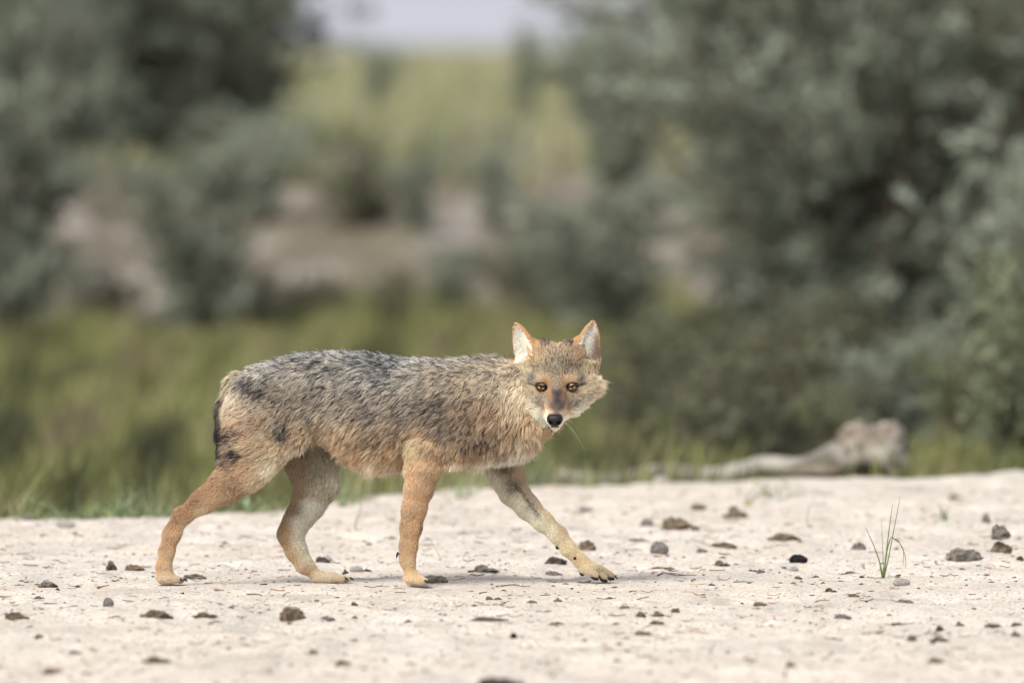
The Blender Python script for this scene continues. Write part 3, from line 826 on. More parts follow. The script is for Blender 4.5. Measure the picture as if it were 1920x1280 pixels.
# tail, hanging behind the far side of the haunch
chain(8, [(447, 725, 0.010, 24), (432, 770, 0.018, 22), (432, 810, 0.022, 21), (430, 845, 0.024, 16), (436, 880, 0.024, 8)], 0.012, 1.0)

def surface_nets(vals, lo_, vox):
    ins = vals < 0
    nx, ny, nz = vals.shape
    c = np.zeros((nx - 1, ny - 1, nz - 1), np.uint8)
    for i in (0, 1):
        for j in (0, 1):
            for k in (0, 1): c += ins[i:nx - 1 + i, j:ny - 1 + j, k:nz - 1 + k]
    act = (c > 0) & (c < 8)
    idx = np.full(act.shape, -1, np.int64); I = np.argwhere(act); idx[act] = np.arange(len(I))
    acc = np.zeros((len(I), 3)); cnt = np.zeros(len(I))
    corners = [(i, j, k) for i in (0, 1) for j in (0, 1) for k in (0, 1)]
    for a_ in corners:
        for ax_ in range(3):
            if a_[ax_] == 1: continue
            b_ = list(a_); b_[ax_] = 1
            va = vals[I[:, 0] + a_[0], I[:, 1] + a_[1], I[:, 2] + a_[2]]; vb = vals[I[:, 0] + b_[0], I[:, 1] + b_[1], I[:, 2] + b_[2]]
            m = (va < 0) != (vb < 0); t_ = va[m] / (va[m] - vb[m])
            p = np.tile(np.array(a_, float), (m.sum(), 1)); p[:, ax_] += t_
            acc[m] += p; cnt[m] += 1
    V = lo_ + (I + acc / cnt[:, None]) * vox
    quads = []
    for ax_ in range(3):
        sl_a = [slice(None)] * 3; sl_b = [slice(None)] * 3
        sl_a[ax_] = slice(0, -1); sl_b[ax_] = slice(1, None)
        A, B = ins[tuple(sl_a)], ins[tuple(sl_b)]
        E = np.argwhere(A != B); u, v = [q for q in range(3) if q != ax_]
        ok = (E[:, u] > 0) & (E[:, v] > 0) & (E[:, u] < vals.shape[u] - 1) & (E[:, v] < vals.shape[v] - 1); E = E[ok]
        def cell(du, dv):
            q = E.copy(); q[:, u] -= du; q[:, v] -= dv; return idx[q[:, 0], q[:, 1], q[:, 2]]
        q = np.stack([cell(1, 1), cell(0, 1), cell(0, 0), cell(1, 0)], -1)
        flip = ~A[E[:, 0], E[:, 1], E[:, 2]]
        if ax_ == 1: flip = ~flip
        q[flip] = q[flip][:, ::-1]; quads.append(q)
    F = np.concatenate(quads); F = F[(F >= 0).all(1)]
    return V, F
BV, BF = surface_nets(FIELD, lo, VOX)
def laplace(V, F, it, lam=0.5):
    e = np.concatenate([F[:, [0, 1]], F[:, [1, 2]], F[:, [2, 3]], F[:, [3, 0]]]); n = len(V)
    for _ in range(it):
        s = np.stack([np.bincount(e[:, 0], V[e[:, 1], k], n) + np.bincount(e[:, 1], V[e[:, 0], k], n) for k in range(3)], -1)
        c = np.bincount(e[:, 0], minlength=n) + np.bincount(e[:, 1], minlength=n)
        V = V + lam * (s / np.maximum(c, 1)[:, None] - V)
    return V
BV = laplace(BV, BF, 2)
def vnormals(V, F):
    fn = np.cross(V[F[:, 2]] - V[F[:, 0]], V[F[:, 3]] - V[F[:, 1]])
    N_ = np.stack([sum(np.bincount(F[:, j], fn[:, k], len(V)) for j in range(4)) for k in range(3)], -1)
    return N_ / (np.linalg.norm(N_, axis=1)[:, None] + 1e-12)
BN = vnormals(BV, BF)
gi = np.clip(((BV - lo) / VOX).round().astype(int), 1, shp - 2)
gr = np.stack([FIELD[gi[:, 0] + 1, gi[:, 1], gi[:, 2]] - FIELD[gi[:, 0] - 1, gi[:, 1], gi[:, 2]],
               FIELD[gi[:, 0], gi[:, 1] + 1, gi[:, 2]] - FIELD[gi[:, 0], gi[:, 1] - 1, gi[:, 2]],
               FIELD[gi[:, 0], gi[:, 1], gi[:, 2] + 1] - FIELD[gi[:, 0], gi[:, 1], gi[:, 2] - 1]], -1)
if (gr * BN).sum() < 0: BF = BF[:, ::-1]; BN = -BN

def front(px, py, ystart=-0.19):
    """depth of the skin seen from the camera side at a photo point"""
    for y in np.arange(ystart, 0.12, 0.0008):
        p = PX(px, py, y); i = ((p - lo) / VOX)
        i0 = np.floor(i).astype(int); f = i - i0
        if (i0 < 0).any() or (i0 >= shp - 1).any(): continue
        v = 0
        for a_ in (0, 1):
            for b_ in (0, 1):
                for c_ in (0, 1):
                    v += FIELD[i0[0] + a_, i0[1] + b_, i0[2] + c_] * (f[0] if a_ else 1 - f[0]) * (f[1] if b_ else 1 - f[1]) * (f[2] if c_ else 1 - f[2])
        if v < 0: return y
    return 0.0

def part_of(P):
    out = np.zeros(len(P), int); best = np.full(len(P), 9.0)
    for part, fn in PRIMS:
        d = fn(P[:, 0], P[:, 1], P[:, 2]); m = d < best; best[m] = d[m]; out[m] = part
    return out

# ---- fur tables.  px, py, light rgb (as seen in even light), dark share, length mm, flow dx, dy (photo axes)
T_BODY = np.array([
 (430, 745, 215, 195, 165, .20, 22, -.45, 1), (450, 705, 205, 195, 180, .45, 24, -.8, .8), (485, 702, 205, 196, 184, .35, 24, -.9, .5), (448, 742, 212, 194, 168, .18, 22, -.7, .8), (500, 758, 190, 170, 148, .30, 24, -1, .4), (476, 752, 205, 186, 160, .2, 22, -.9, .5), (520, 786, 190, 166, 140, .3, 22, -.9, .5), (552, 796, 196, 172, 144, .25, 22, -.9, .5), (530, 832, 212, 176, 134, .08, 18, -.9, .5), (515, 812, 200, 168, 130, .15, 18, -.9, .4),
 (470, 722, 140, 130, 122, .66, 24, -.8, .7), (492, 738, 140, 128, 118, .60, 24, -.9, .5),
 (500, 690, 205, 198, 188, .42, 26, -1, .45), (520, 672, 200, 196, 192, .55, 26, -1, .3), (560, 662, 200, 198, 196, .60, 26, -1, .1), (620, 655, 215, 212, 208, .55, 26, -1, .05),
 (690, 660, 190, 190, 190, .66, 26, -1, .05), (735, 672, 185, 184, 184, .64, 26, -1, .1), (775, 665, 215, 212, 208, .50, 26, -1, .05), (830, 668, 205, 200, 195, .55, 26, -1, .05),
 (880, 670, 200, 190, 178, .55, 28, -1, .05), (940, 673, 200, 185, 160, .50, 28, -1, .1), (725, 690, 178, 174, 172, .58, 24, -1, .3),
 (560, 700, 192, 180, 165, .42, 26, -1, .45), (620, 700, 195, 186, 174, .42, 26, -1, .4), (680, 710, 190, 182, 172, .45, 26, -1, .45), (760, 710, 192, 182, 168, .42, 26, -1, .45),
 (820, 710, 200, 184, 160, .38, 28, -1, .5), (880, 710, 210, 190, 160, .32, 30, -.9, .6), (930, 715, 218, 198, 168, .34, 26, -.9, .7), (960, 700, 222, 200, 168, .32, 24, -.7, .8),
 (520, 760, 188, 168, 146, .32, 24, -1, .45), (580, 760, 180, 164, 146, .42, 26, -1, .5), (640, 760, 184, 168, 150, .42, 26, -1, .45), (700, 770, 176, 160, 145, .46, 26, -1, .45),
 (760, 770, 172, 155, 138, .48, 24, -1, .45), (820, 770, 165, 145, 128, .50, 24, -.9, .55), (870, 775, 178, 148, 118, .42, 26, -.9, .6), (920, 775, 195, 160, 122, .28, 28, -.7, .8),
 (965, 765, 228, 204, 168, .14, 30, -.5, 1), (985, 730, 240, 220, 188, .10, 28, -.6, .8), (840, 805, 160, 138, 120, .44, 22, -.8, .6), (700, 815, 185, 155, 125, .32, 24, -1, .5),
 (600, 805, 205, 175, 138, .22, 24, -.9, .5), (650, 820, 212, 176, 132, .14, 24, -.8, .7), (750, 815, 178, 150, 118, .38, 24, -.9, .6), (775, 835, 218, 185, 138, .08, 24, -.8, .7),
 (560, 810, 200, 168, 130, .2, 22, -.9, .4), (536, 800, 125, 108, 92, .64, 22, -.7, .7), (532, 812, 125, 108, 90, .62, 20, -.7, .6), (500, 790, 196, 162, 125, .22, 20, -1, .35),
 (450, 770, 208, 180, 148, .12, 20, -1, .35), (440, 805, 205, 168, 128, .12, 18, -1, .15), (470, 830, 198, 158, 116, .12, 16, -1, .15), (510, 835, 208, 172, 130, .10, 16, -.9, .3),
 (432, 830, 160, 130, 105, .35, 20, -1, .1), (428, 855, 165, 130, 98, .30, 20, -1, .2),
 (545, 848, 228, 208, 178, .03, 12, -.8, .7), (510, 880, 228, 208, 178, .03, 16, -.7, .7), (580, 838, 230, 208, 178, .04, 13, -.6, .8), (612, 855, 242, 230, 210, .02, 17, -.3, 1),
 (650, 876, 244, 232, 212, .02, 28, -.25, 1), (700, 868, 238, 216, 184, .04, 26, -.5, 1), (740, 878, 242, 226, 200, .02, 26, -.4, 1), (690, 890, 248, 240, 226, .0, 28, -.3, 1),
 (620, 828, 214, 184, 145, .08, 16, -.6, .8), (680, 845, 208, 168, 120, .08, 24, -.8, .7), (735, 845, 206, 166, 118, .08, 24, -.8, .6),
 (800, 830, 198, 155, 108, .14, 18, -.6, .9), (780, 860, 212, 160, 108, .03, 11, -.2, 1), (820, 860, 195, 145, 95, .10, 12, -.4, 1), (860, 845, 205, 168, 122, .12, 18, -.7, .8),
 (900, 845, 198, 160, 118, .20, 20, -.6, .8), (940, 835, 190, 158, 122, .25, 24, -.4, 1), (970, 825, 218, 196, 164, .12, 26, -.15, 1), (905, 866, 246, 238, 222, .02, 18, -.5, 1), (930, 860, 244, 234, 216, .02, 20, -.5, 1), (975, 858, 248, 240, 228, .0, 22, -.2, 1),
 (950, 862, 246, 238, 224, .02, 22, -.5, 1),
 (860, 868, 246, 234, 212, .02, 16, -.5, .8), (990, 845, 238, 228, 212, .0, 26, .3, 1), (1000, 815, 224, 196, 158, .06, 26, -.1, 1), (1020, 800, 222, 190, 148, .05, 14, -.3, 1), (1000, 780, 212, 176, 132, .10, 26, -.3, 1),
 (960, 795, 190, 152, 112, .30, 28, -.4, 1), (910, 815, 170, 140, 108, .42, 24, -.6, .8), (870, 820, 172, 142, 112, .40, 22, -.7, .7),
 # near hind leg
 (420, 880, 182, 134, 88, .12, 12, -.9, .4), (460, 880, 188, 142, 96, .10, 13, -.9, .4), (440, 905, 178, 130, 84, .16, 11, -.8, .5), (480, 900, 215, 180, 138, .03, 12, -.8, .5),
 (390, 910, 176, 122, 74, .14, 9, -.8, .6), (405, 940, 196, 146, 96, .04, 8, -.8, .6), (360, 935, 168, 112, 66, .18, 8, -.8, .6), (345, 960, 184, 124, 74, .12, 8, -.5, .8),
 (380, 965, 218, 184, 142, .02, 7, -.7, .8), (322, 975, 170, 118, 74, .20, 7, -.3, 1), (330, 1000, 196, 148, 100, .04, 6, -.3, 1), (350, 995, 218, 186, 146, .0, 6, -.4, 1), (303, 1010, 188, 136, 88, .06, 8, -.3, 1),
 (315, 1045, 200, 158, 112, .02, 6, -.15, 1), (295, 1060, 196, 150, 104, .04, 7, -.1, 1), (310, 1080, 198, 170, 136, .03, 5, .3, 1), (335, 1088, 190, 165, 136, .05, 4, 1, .4),
 # near front leg
 (770, 890, 208, 152, 98, .02, 8, -.1, 1), (805, 895, 190, 142, 92, .08, 9, -.5, 1), (790, 930, 196, 144, 92, .03, 7, -.2, 1), (765, 940, 202, 148, 94, .04, 8, -.1, 1), (753, 965, 180, 136, 92, .08, 9, -.15, 1),
 (790, 970, 198, 148, 96, .02, 6, -.1, 1), (772, 990, 192, 142, 92, .04, 6, -.1, 1), (752, 1010, 186, 142, 98, .05, 8, -.15, 1), (785, 1000, 200, 152, 102, .03, 5, 0, 1), (770, 1025, 200, 154, 104, .02, 5, -.1, 1),
 (748, 1040, 190, 146, 102, .08, 7, -.1, 1), (768, 1055, 208, 170, 124, .0, 5, 0, 1), (770, 1080, 212, 178, 136, .0, 5, .2, 1), (795, 1090, 208, 176, 138, .02, 4, 1, .5)], float)
T_FH = np.array([(560, 870, 166, 132, 98, .16, 12, -.15, 1), (600, 865, 178, 160, 138, .15, 18, -.1, 1), (630, 890, 200, 190, 172, .04, 18, -.2, 1), (560, 910, 168, 134, 98, .12, 9, -.2, 1), (600, 910, 180, 160, 132, .10, 12, -.2, 1),
 (550, 950, 160, 128, 98, .10, 7, -.4, 1), (585, 950, 200, 190, 176, .03, 9, -.5, 1), (560, 980, 196, 186, 172, .02, 7, -.4, 1), (530, 990, 164, 124, 84, .10, 6, -.4, 1), (560, 1010, 200, 188, 170, .02, 6, .2, 1),
 (525, 1010, 176, 132, 86, .06, 6, .2, 1), (545, 1040, 190, 150, 106, .02, 6, .4, 1), (570, 1040, 198, 184, 160, .0, 6, .5, 1), (570, 1070, 188, 150, 108, .02, 6, .7, .8), (600, 1075, 196, 176, 146, .0, 5, 1, .4), (640, 1088, 190, 170, 142, .0, 4, 1, .1)], float)
T_FF = np.array([(945, 865, 140, 110, 84, .25, 14, .0, 1), (925, 890, 215, 200, 180, .02, 14, .1, 1), (970, 880, 196, 160, 118, .05, 10, .3, 1), (955, 905, 150, 126, 104, .15, 10, .4, 1), (935, 910, 212, 200, 182, .0, 12, .4, 1),
 (985, 915, 205, 170, 126, .03, 7, .6, 1), (970, 935, 200, 186, 165, .02, 9, .6, .9), (995, 945, 176, 158, 136, .12, 7, .6, .9), (1015, 940, 212, 180, 136, .0, 6, .7, .9), (1000, 965, 214, 202, 182, .0, 8, .7, .8), (1035, 965, 208, 176, 130, .02, 6, .7, .9),
 (1030, 990, 214, 200, 176, .0, 6, .7, .8), (1055, 985, 190, 158, 118, .06, 6, .6, 1), (1055, 1015, 208, 184, 148, .0, 5, .6, 1), (1085, 1025, 212, 184, 140, .0, 5, .7, .9), (1085, 1050, 206, 180, 142, .0, 5, .7, .9),
 (1105, 1055, 204, 178, 140, .0, 5, .9, .6), (1120, 1070, 190, 168, 138, .03, 4, 1, .4), (1145, 1078, 186, 164, 134, .05, 3, 1, .3)], float)
T_TAIL = np.array([(445, 720, 200, 180, 150, .3, 18, -.5, 1), (428, 770, 120, 105, 92, .6, 20, -.35, 1), (425, 815, 60, 56, 58, .9, 22, -.3, 1), (425, 855, 48, 46, 50, .95, 20, -.2, 1), (436, 880, 50, 48, 52, .95, 16, .1, 1)], float)
# head: r, u mm (mirrored), rgb, dark, length
T_HEAD = np.array([(0, 84, 205, 165, 130, .25, 11), (22, 84, 110, 92, 82, .65, 13), (36, 76, 192, 146, 102, .15, 9), (12, 70, 196, 160, 122, .35, 9), (0, 58, 178, 152, 122, .42, 8), (18, 52, 178, 150, 118, .42, 8),
 (36, 52, 190, 150, 106, .25, 9), (50, 58, 198, 150, 102, .08, 9), (0, 34, 190, 174, 152, .42, 6), (20, 32, 172, 148, 120, .42, 7), (40, 34, 176, 150, 120, .40, 9), (56, 30, 204, 176, 138, .15, 12),
 (0, 16, 188, 172, 150, .40, 5), (9, 8, 178, 142, 104, .2, 4), (18, 14, 204, 164, 120, .08, 5), (31, 15, 200, 164, 124, .10, 5), (44, 14, 150, 136, 122, .40, 8), (60, 8, 208, 182, 150, .12, 14), (75, 10, 214, 188, 154, .10, 18),
 (0, 2, 180, 166, 148, .42, 4), (0, -12, 88, 84, 86, .55, 3), (6, -10, 100, 92, 90, .45, 3), (12, -12, 190, 140, 98, .08, 3), (0, -24, 92, 84, 80, .50, 2.5), (0, -36, 118, 106, 98, .25, 2), (8, -34, 120, 104, 94, .25, 2.5), (16, -6, 194, 146, 104, .08, 4), (15, -20, 180, 150, 124, .20, 3),
 (28, -14, 178, 150, 122, .25, 5), (40, -6, 206, 160, 116, .06, 6), (27, -24, 186, 168, 148, .32, 4), (34, -30, 168, 154, 138, .38, 5), (44, -20, 190, 168, 140, .22, 8), (18, -38, 210, 168, 130, .04, 3), (14, -46, 226, 196, 162, .0, 3), (24, -46, 222, 190, 155, .0, 4),
 (58, -12, 214, 190, 160, .10, 13), (74, -12, 216, 188, 154, .10, 20), (90, 0, 224, 196, 160, .05, 22), (48, -36, 230, 216, 196, .06, 14), (62, -30, 228, 212, 190, .06, 15), (80, -26, 226, 204, 176, .03, 14), (34, -48, 238, 232, 222, .02, 12),
 (24, -58, 240, 236, 228, .0, 7), (12, -66, 246, 243, 238, .0, 3), (0, -76, 240, 236, 230, .0, 4), (30, -70, 242, 236, 226, .0, 10), (50, -56, 232, 216, 192, .0, 14), (0, -90, 222, 196, 160, .0, 18), (40, -84, 216, 184, 142, .05, 20)], float)

def idw(T, u, v, p=3.4, chunk=40000):
    out = np.empty((len(u), T.shape[1] - 2))
    for s_ in range(0, len(u), chunk):
        d2 = (u[s_:s_ + chunk, None] - T[None, :, 0]) ** 2 + (v[s_:s_ + chunk, None] - T[None, :, 1]) ** 2 + 6
        w_ = d2 ** (-p / 2); w_ /= w_.sum(1)[:, None]
        out[s_:s_ + chunk] = w_ @ T[:, 2:]
    return out

def fur_field(P, Nn, part):
    """-> light colour (srgb 0-255), dark share, length m, flow vectors (unit)"""
    n = len(P)
    px = P[:, 0] / (CAM_D + P[:, 1]) * FPX + 960
    py = 95 + (CAM_H - P[:, 2]) / (CAM_D + P[:, 1]) * FPX
    rgb = np.zeros((n, 3)); dark = np.zeros(n); ln = np.zeros(n); fl = np.zeros((n, 3))
    for parts_, T in (((0, 1, 3), T_BODY), ((2,), T_FH), ((4,), T_FF), ((8,), T_TAIL)):
        m = np.isin(part, parts_)
        if not m.any(): continue
        q = idw(T, px[m], py[m]); rgb[m] = q[:, :3]; dark[m] = q[:, 3]; ln[m] = q[:, 4]
        fl[m, 0] = q[:, 5]; fl[m, 2] = -q[:, 6]
    m = part == 5
    h0 = H(0, 0, 0); r = (P[:, 0] - h0[0]) * 1000; u = (P[:, 2] - h0[2]) * 1000; fdep = -(P[:, 1] - h0[1]) * 1000
    if m.any():
        q = idw(T_HEAD, np.abs(r[m]), u[m]); rgb[m] = q[:, :3]; dark[m] = q[:, 3]; ln[m] = q[:, 4]
        ln[m] *= 1.0; nose = H(-3, -50, 90); v = P[m] - nose; v[:, 1] *= 0.75
        v[:, 2] += 0.012; fl[m] = v
        back = np.clip((-fdep[m] - 40) / 50, 0, 1)
        fl[m, 2] -= back * 0.08
        bk = (fdep[m] < -85)
        ln_ = ln[m]; ln_[bk] = np.maximum(ln_[bk], 18); ln[m] = ln_
    for e in (6, 7):
        m = part == e
        if not m.any(): continue
        base, tip, a, o, s = EARS[e]
        L = np.linalg.norm(tip - base)
        rel = P[m] - base; t_ = rel @ a / L; ps = rel @ s; po = rel @ o
        wd = np.interp(t_, [q[0] for q in E1], [q[1] / 1000 for q in E1])
        inside = ((Nn[m] @ o) > 0.15) & (np.abs(ps) < wd - 0.0055) & (t_ > 0.24) & (t_ < 0.93)
        rim = (np.abs(ps) > wd - 0.0055) | (t_ > 0.93)
        c = np.tile([198, 140, 84.], (m.sum(), 1)); c[rim] = (206, 160, 108)
        jj = np.clip(t_[:, None], 0, 1)
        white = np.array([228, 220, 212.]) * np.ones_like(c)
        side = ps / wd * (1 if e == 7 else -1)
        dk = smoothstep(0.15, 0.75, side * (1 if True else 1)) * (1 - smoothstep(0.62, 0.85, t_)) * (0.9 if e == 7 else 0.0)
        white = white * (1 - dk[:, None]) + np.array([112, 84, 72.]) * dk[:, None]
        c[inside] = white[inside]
        hq = idw(T_HEAD, np.abs(r[m]), u[m])[:, :3]; kb = (1 - smoothstep(0.20, 0.42, t_))[:, None]; c = np.where(inside[:, None], c, hq * kb + c * (1 - kb))
        rgb[m] = c; dark[m] = 0.02 + 0.25 * kb[:, 0] * (~inside)
        l_ = np.where(inside, 11.0 * (1.15 - t_), 4.2); l_ = np.where(rim, 2.2, l_); l_ = np.where((t_ < 0.25) & ~inside, 8.0, l_); ln[m] = l_
        f_ = np.tile(a, (m.sum(), 1)) + 0.25 * Nn[m]
        f_[inside] = a * 0.8 - s * np.sign(ps[inside])[:, None] * 0.6 * 1.0 + o * 0.2
        fl[m] = f_
    ln = ln / 1000.0
    return rgb, dark, ln, fl, r, u, fdep, px, py

# skin colour and body mesh ------------------------------------------
bpart = part_of(BV)
rgb, dark, ln, fl, r_, u_, f_, px_, py_ = fur_field(BV, BN, bpart)
skin = s2l(rgb) * (1 - 0.6 * dark[:, None]) * np.where(bpart == 5, 0.5, np.where(ln < 0.010, 0.58, 0.45))[:, None]
eyem = (bpart == 5) & (((np.abs(r_) - 29) / 13.0) ** 2 + (u_ / 10.0) ** 2 < 1) & (f_ > -30)
skin[eyem] = (0.012, 0.010, 0.010)
body_me = mesh_np('body', BV, BF, skin)
jackal = empty('jackal', (-0.25, 0, 0.0))
JO = np.array([-0.25, 0, 0.0])
tag(jackal, 'grey and tan golden jackal walking on the sand and looking at the viewer', 'jackal')
body = link('body', body_me, mat_attr('hide', rough=0.8, spec=0.1), jackal); body.location = tuple(-JO)
def jpart(name, me, mat, parent=None):
    o = link(name, me, mat, parent or jackal)
    if parent is None: o.location = tuple(-JO)
    return o

# hair ---------------------------------------------------------------
def make_fur(n_target):
    V, F = BV, BF
    fa = 0.5 * np.linalg.norm(np.cross(V[F[:, 2]] - V[F[:, 0]], V[F[:, 3]] - V[F[:, 1]]), axis=1)
    fc = V[F].mean(1); fnrm = BN[F].mean(1); fp = bpart[F[:, 0]]
    dens = np.ones(len(F))
    dens[fnrm[:, 1] > 0.25] = 0.35
    dens[(fp == 5) & (fnrm[:, 1] < 0.3)] = 2.6
    dens[(fp == 6) | (fp == 7)] = 2.2
    dens[(fp >= 1) & (fp <= 4)] = 2.6
    h0 = H(0, 0, 0)
    q = fc - h0
    muz = (fp == 5) & (q[:, 1] < 0.015)
    dens[muz] = 5.0
    w_ = fa * dens; w_ /= w_.sum()
    f = rng.choice(len(F), n_target, p=w_)
    a, b_ = rng.uniform(0, 1, n_target), rng.uniform(0, 1, n_target)
    def bl(A): return (A[F[f, 0]] * ((1 - a) * (1 - b_))[:, None] + A[F[f, 1]] * (a * (1 - b_))[:, None] + A[F[f, 2]] * (a * b_)[:, None] + A[F[f, 3]] * ((1 - a) * b_)[:, None])
    P = bl(V); Nn = bl(BN); Nn /= np.linalg.norm(Nn, axis=1)[:, None] + 1e-9
    part = part_of(P)
    # jitter lookups so that the borders between patches are ragged
    Pj = P + rng.normal(size=P.shape) * np.array([0.003, 0, 0.003]) * np.where(part == 5, 0.7, 1.0)[:, None]
    rgb, dark, ln, fl, r, u, fdep, px, py = fur_field(Pj, Nn, part)
    r = (P[:, 0] - h0[0]) * 1000; u = (P[:, 2] - h0[2]) * 1000
    head = part == 5
    er = ((np.abs(r) - 29) / 9.3) ** 2 + ((u - 0.16 * (np.abs(r) - 29)) / 6.4) ** 2
    keep = ~(head & (er < 0.95) & (fdep > -35))
    nose = ((r + 4) / 14.5) ** 2 + ((u + 58) / 12.5) ** 2
    keep &= ~(head & (nose < 1.0) & (fdep > 40))
    keep &= P[:, 2] > 0.001
    # black rim and tear line round the eyes
    ring = head & (er < 1.75) & (fdep > -35)
    dist_line = np.abs(u - (2 + 0.10 * (np.abs(r) - 38)))
    lineo = head & (np.abs(r) > 36) & (np.abs(r) < 50) & (dist_line < 1.8) & (fdep > -50)
    rgb[ring] = (48, 42, 42); rgb[lineo] = (92, 80, 74); dark[ring | lineo] = 0.4; ln[ring] = 0.0018
    # black streaks at the back of the thigh
    streak = (part <= 1) & (px < 462) & (px > 405) & (py > 800) & (py < 872) & (vnoise(px * 0.05, py * 0.32, seed=55) > 0.66)
    rgb[streak] = (52, 48, 50); dark[streak] = 0.9; ln[streak] *= 1.25
    # crease shade painted into the hair colour down the inside of the far forearm
    t_ = (py - 905) / 65.0; cx = 965 + 45 * t_
    crease_shade = (part == 4) & (t_ > 0) & (t_ < 1) & (np.abs(px - cx) < 3.0); rgb[crease_shade] = (104, 88, 78); dark[crease_shade] = .5
    pad = (part == 4) & ((((px - 1079) / 6) ** 2 + ((py - 1047) / 7) ** 2) < 1); rgb[pad] = (42, 38, 40); ln[pad] *= 0.5
    kn = (part == 3) & ((((px - 791) / 4) ** 2 + ((py - 990) / 14) ** 2) < 1); rgb[kn] = (80, 66, 58)
    sel = keep
    P, Nn, part, rgb, dark, ln, fl, px, py, fdep, r, u = [q[sel] for q in (P, Nn, part, rgb, dark, ln, fl, px, py, fdep, r, u)]
    n = len(P)
    ln = np.where((part == 0) & (ln > 0.02), 0.02 + (ln - 0.02) * 0.5, ln)
    # clumps
    nc = n // 8
    cw = np.where(ln < 0.009, 2.2, 1.0); cw /= cw.sum()
    ci = rng.choice(n, nc, replace=False, p=cw)
    kd = KDTree(nc)
    for j, i in enumerate(ci): kd.insert(P[i] + 0, j)
    kd.balance()
    cl = np.fromiter((kd.find(p)[1] for p in P), np.int64, n)
    crand = rng.uniform(0, 1, nc); cjit = rng.normal(size=(nc, 3)) * 0.26; clen = rng.uniform(0.75, 1.25, nc)
    # big-scale streaky variation
    big = fbm(px * 0.035, py * 0.06, P[:, 1] * 10, oct=3, seed=66)
    ln = ln * np.where(ln < 0.010, 1.0, clen[cl]) * rng.uniform(0.75, 1.15, n)
    fl = fl - Nn * (fl * Nn).sum(1)[:, None]
    fl = fl / (np.linalg.norm(fl, axis=1)[:, None] + 1e-6)
    fl = fl + cjit[cl] * np.where((part == 0) & (px > 880), 1.7, 1.0)[:, None] * np.clip((ln - 0.006) / 0.010, 0.12, 1.0)[:, None] + rng.normal(size=(n, 3)) * 0.20
    fl = fl - Nn * (fl * Nn).sum(1)[:, None]; fl /= np.linalg.norm(fl, axis=1)[:, None] + 1e-6
    K = 6
    short = ln < 0.008
    ang0 = np.where(short, R(20), R(46)) + rng.normal(size=n) * R(6); ang1 = np.where(short, R(7), R(7)) + rng.normal(size=n) * R(11)
    rk = (part == 5) * smoothstep(40, 68, np.abs(r)) * smoothstep(-60, -20, u) * smoothstep(34, 6, u); ln = np.where((part == 5) & (np.abs(r) > 52), ln * np.clip(1.1 - np.abs(u + 3) / 42, 0.4, 1.1), ln); ang1 = ang1 + rk * (R(30) + rng.normal(size=n) * R(10)); ang0 = ang0 + rk * R(12); ln = ln * (1 + 0.18 * rk * rng.uniform(0, 1.6, n))
    lowj = (part == 5) & (u < -42) & (np.abs(r) > 16); ang1 = np.where(lowj, R(24), ang1)
    ch = (part == 0) & (Nn[:, 2] < -0.2) & (px > 560); ang1 = np.where(ch, R(34), ang1); ln = np.where(ch, ln * 1.2, ln)
    guard = (rng.uniform(0, 1, n) < 0.05) & (ln > 0.012); ln = np.where(guard, ln * 1.25, ln); ang1 = ang1 + np.where(guard, R(14), 0)
    pts = np.zeros((n, K, 3)); pts[:, 0] = P - Nn * 0.0008
    for k in range(1, K):
        u_k = (k - 0.5) / (K - 1)
        an = ang0 + (ang1 - ang0) * min(1, u_k * 1.5)
        d = fl * np.cos(an)[:, None] + Nn * np.sin(an)[:, None]
        d[:, 2] -= 0.22 * u_k * (ln / 0.025)
        d /= np.linalg.norm(d, axis=1)[:, None]
        pts[:, k] = pts[:, k - 1] + d * (ln / (K - 1))[:, None]
    # pull towards the clump's own centre hair
    cp = pts[ci[cl]]; cs = np.clip((ln - 0.008) / 0.012, 0.0, 1) * rng.uniform(0.1, 0.6, n)
    for k in range(1, K):
        u_k = k / (K - 1); pull = (cs * u_k ** 1.3)[:, None]
        same = (np.linalg.norm(cp[:, 0] - pts[:, 0], axis=1) < 0.006)[:, None]
        pts[:, k] = np.where(same, pts[:, k] * (1 - pull) + cp[:, k] * pull, pts[:, k])
    # colours
    hr = rng.uniform(0, 1, n)
    cwt = np.where(ln < 0.010, 0.15, 0.38)
    isdark = (cwt * crand[cl] + (1 - cwt) * hr + 0.22 * (big - 0.5)) < dark * 0.98
    isdark |= (hr < dark * 0.35)
    sh_ = ln < 0.010
    lightf = np.where(sh_, 0.84, 0.82) + np.where(sh_, 0.30, 0.38) * rng.uniform(0, 1, n) + np.where(sh_, 0.05, 0.30) * (crand[cl] - 0.5) + 0.25 * (big - 0.5)
    base = s2l(rgb); lum = base @ np.array([0.3, 0.5, 0.2]); base = (lum[:, None] + np.select([np.isin(part, (5, 6, 7)), np.isin(part, (1, 2, 3, 4))], [0.68, 0.60], 0.76)[:, None] * (base - lum[:, None])) * GAIN * np.where(part > 0, 1.14, 1.0)[:, None] * np.where(part > 0, 1.0, 1.0)[:, None] * np.where((part > 0)[:, None], np.array([0.98, 1.02, 0.94]), np.array([0.98, 0.99, 0.965]))
    light = base * lightf[:, None]
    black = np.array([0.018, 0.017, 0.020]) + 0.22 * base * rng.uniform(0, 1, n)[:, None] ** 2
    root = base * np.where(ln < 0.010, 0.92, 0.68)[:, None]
    cols = np.ones((n, K, 4), np.float32)
    agouti = (dark > 0.12) & ~isdark & (rng.uniform(0, 1, n) < 0.45)
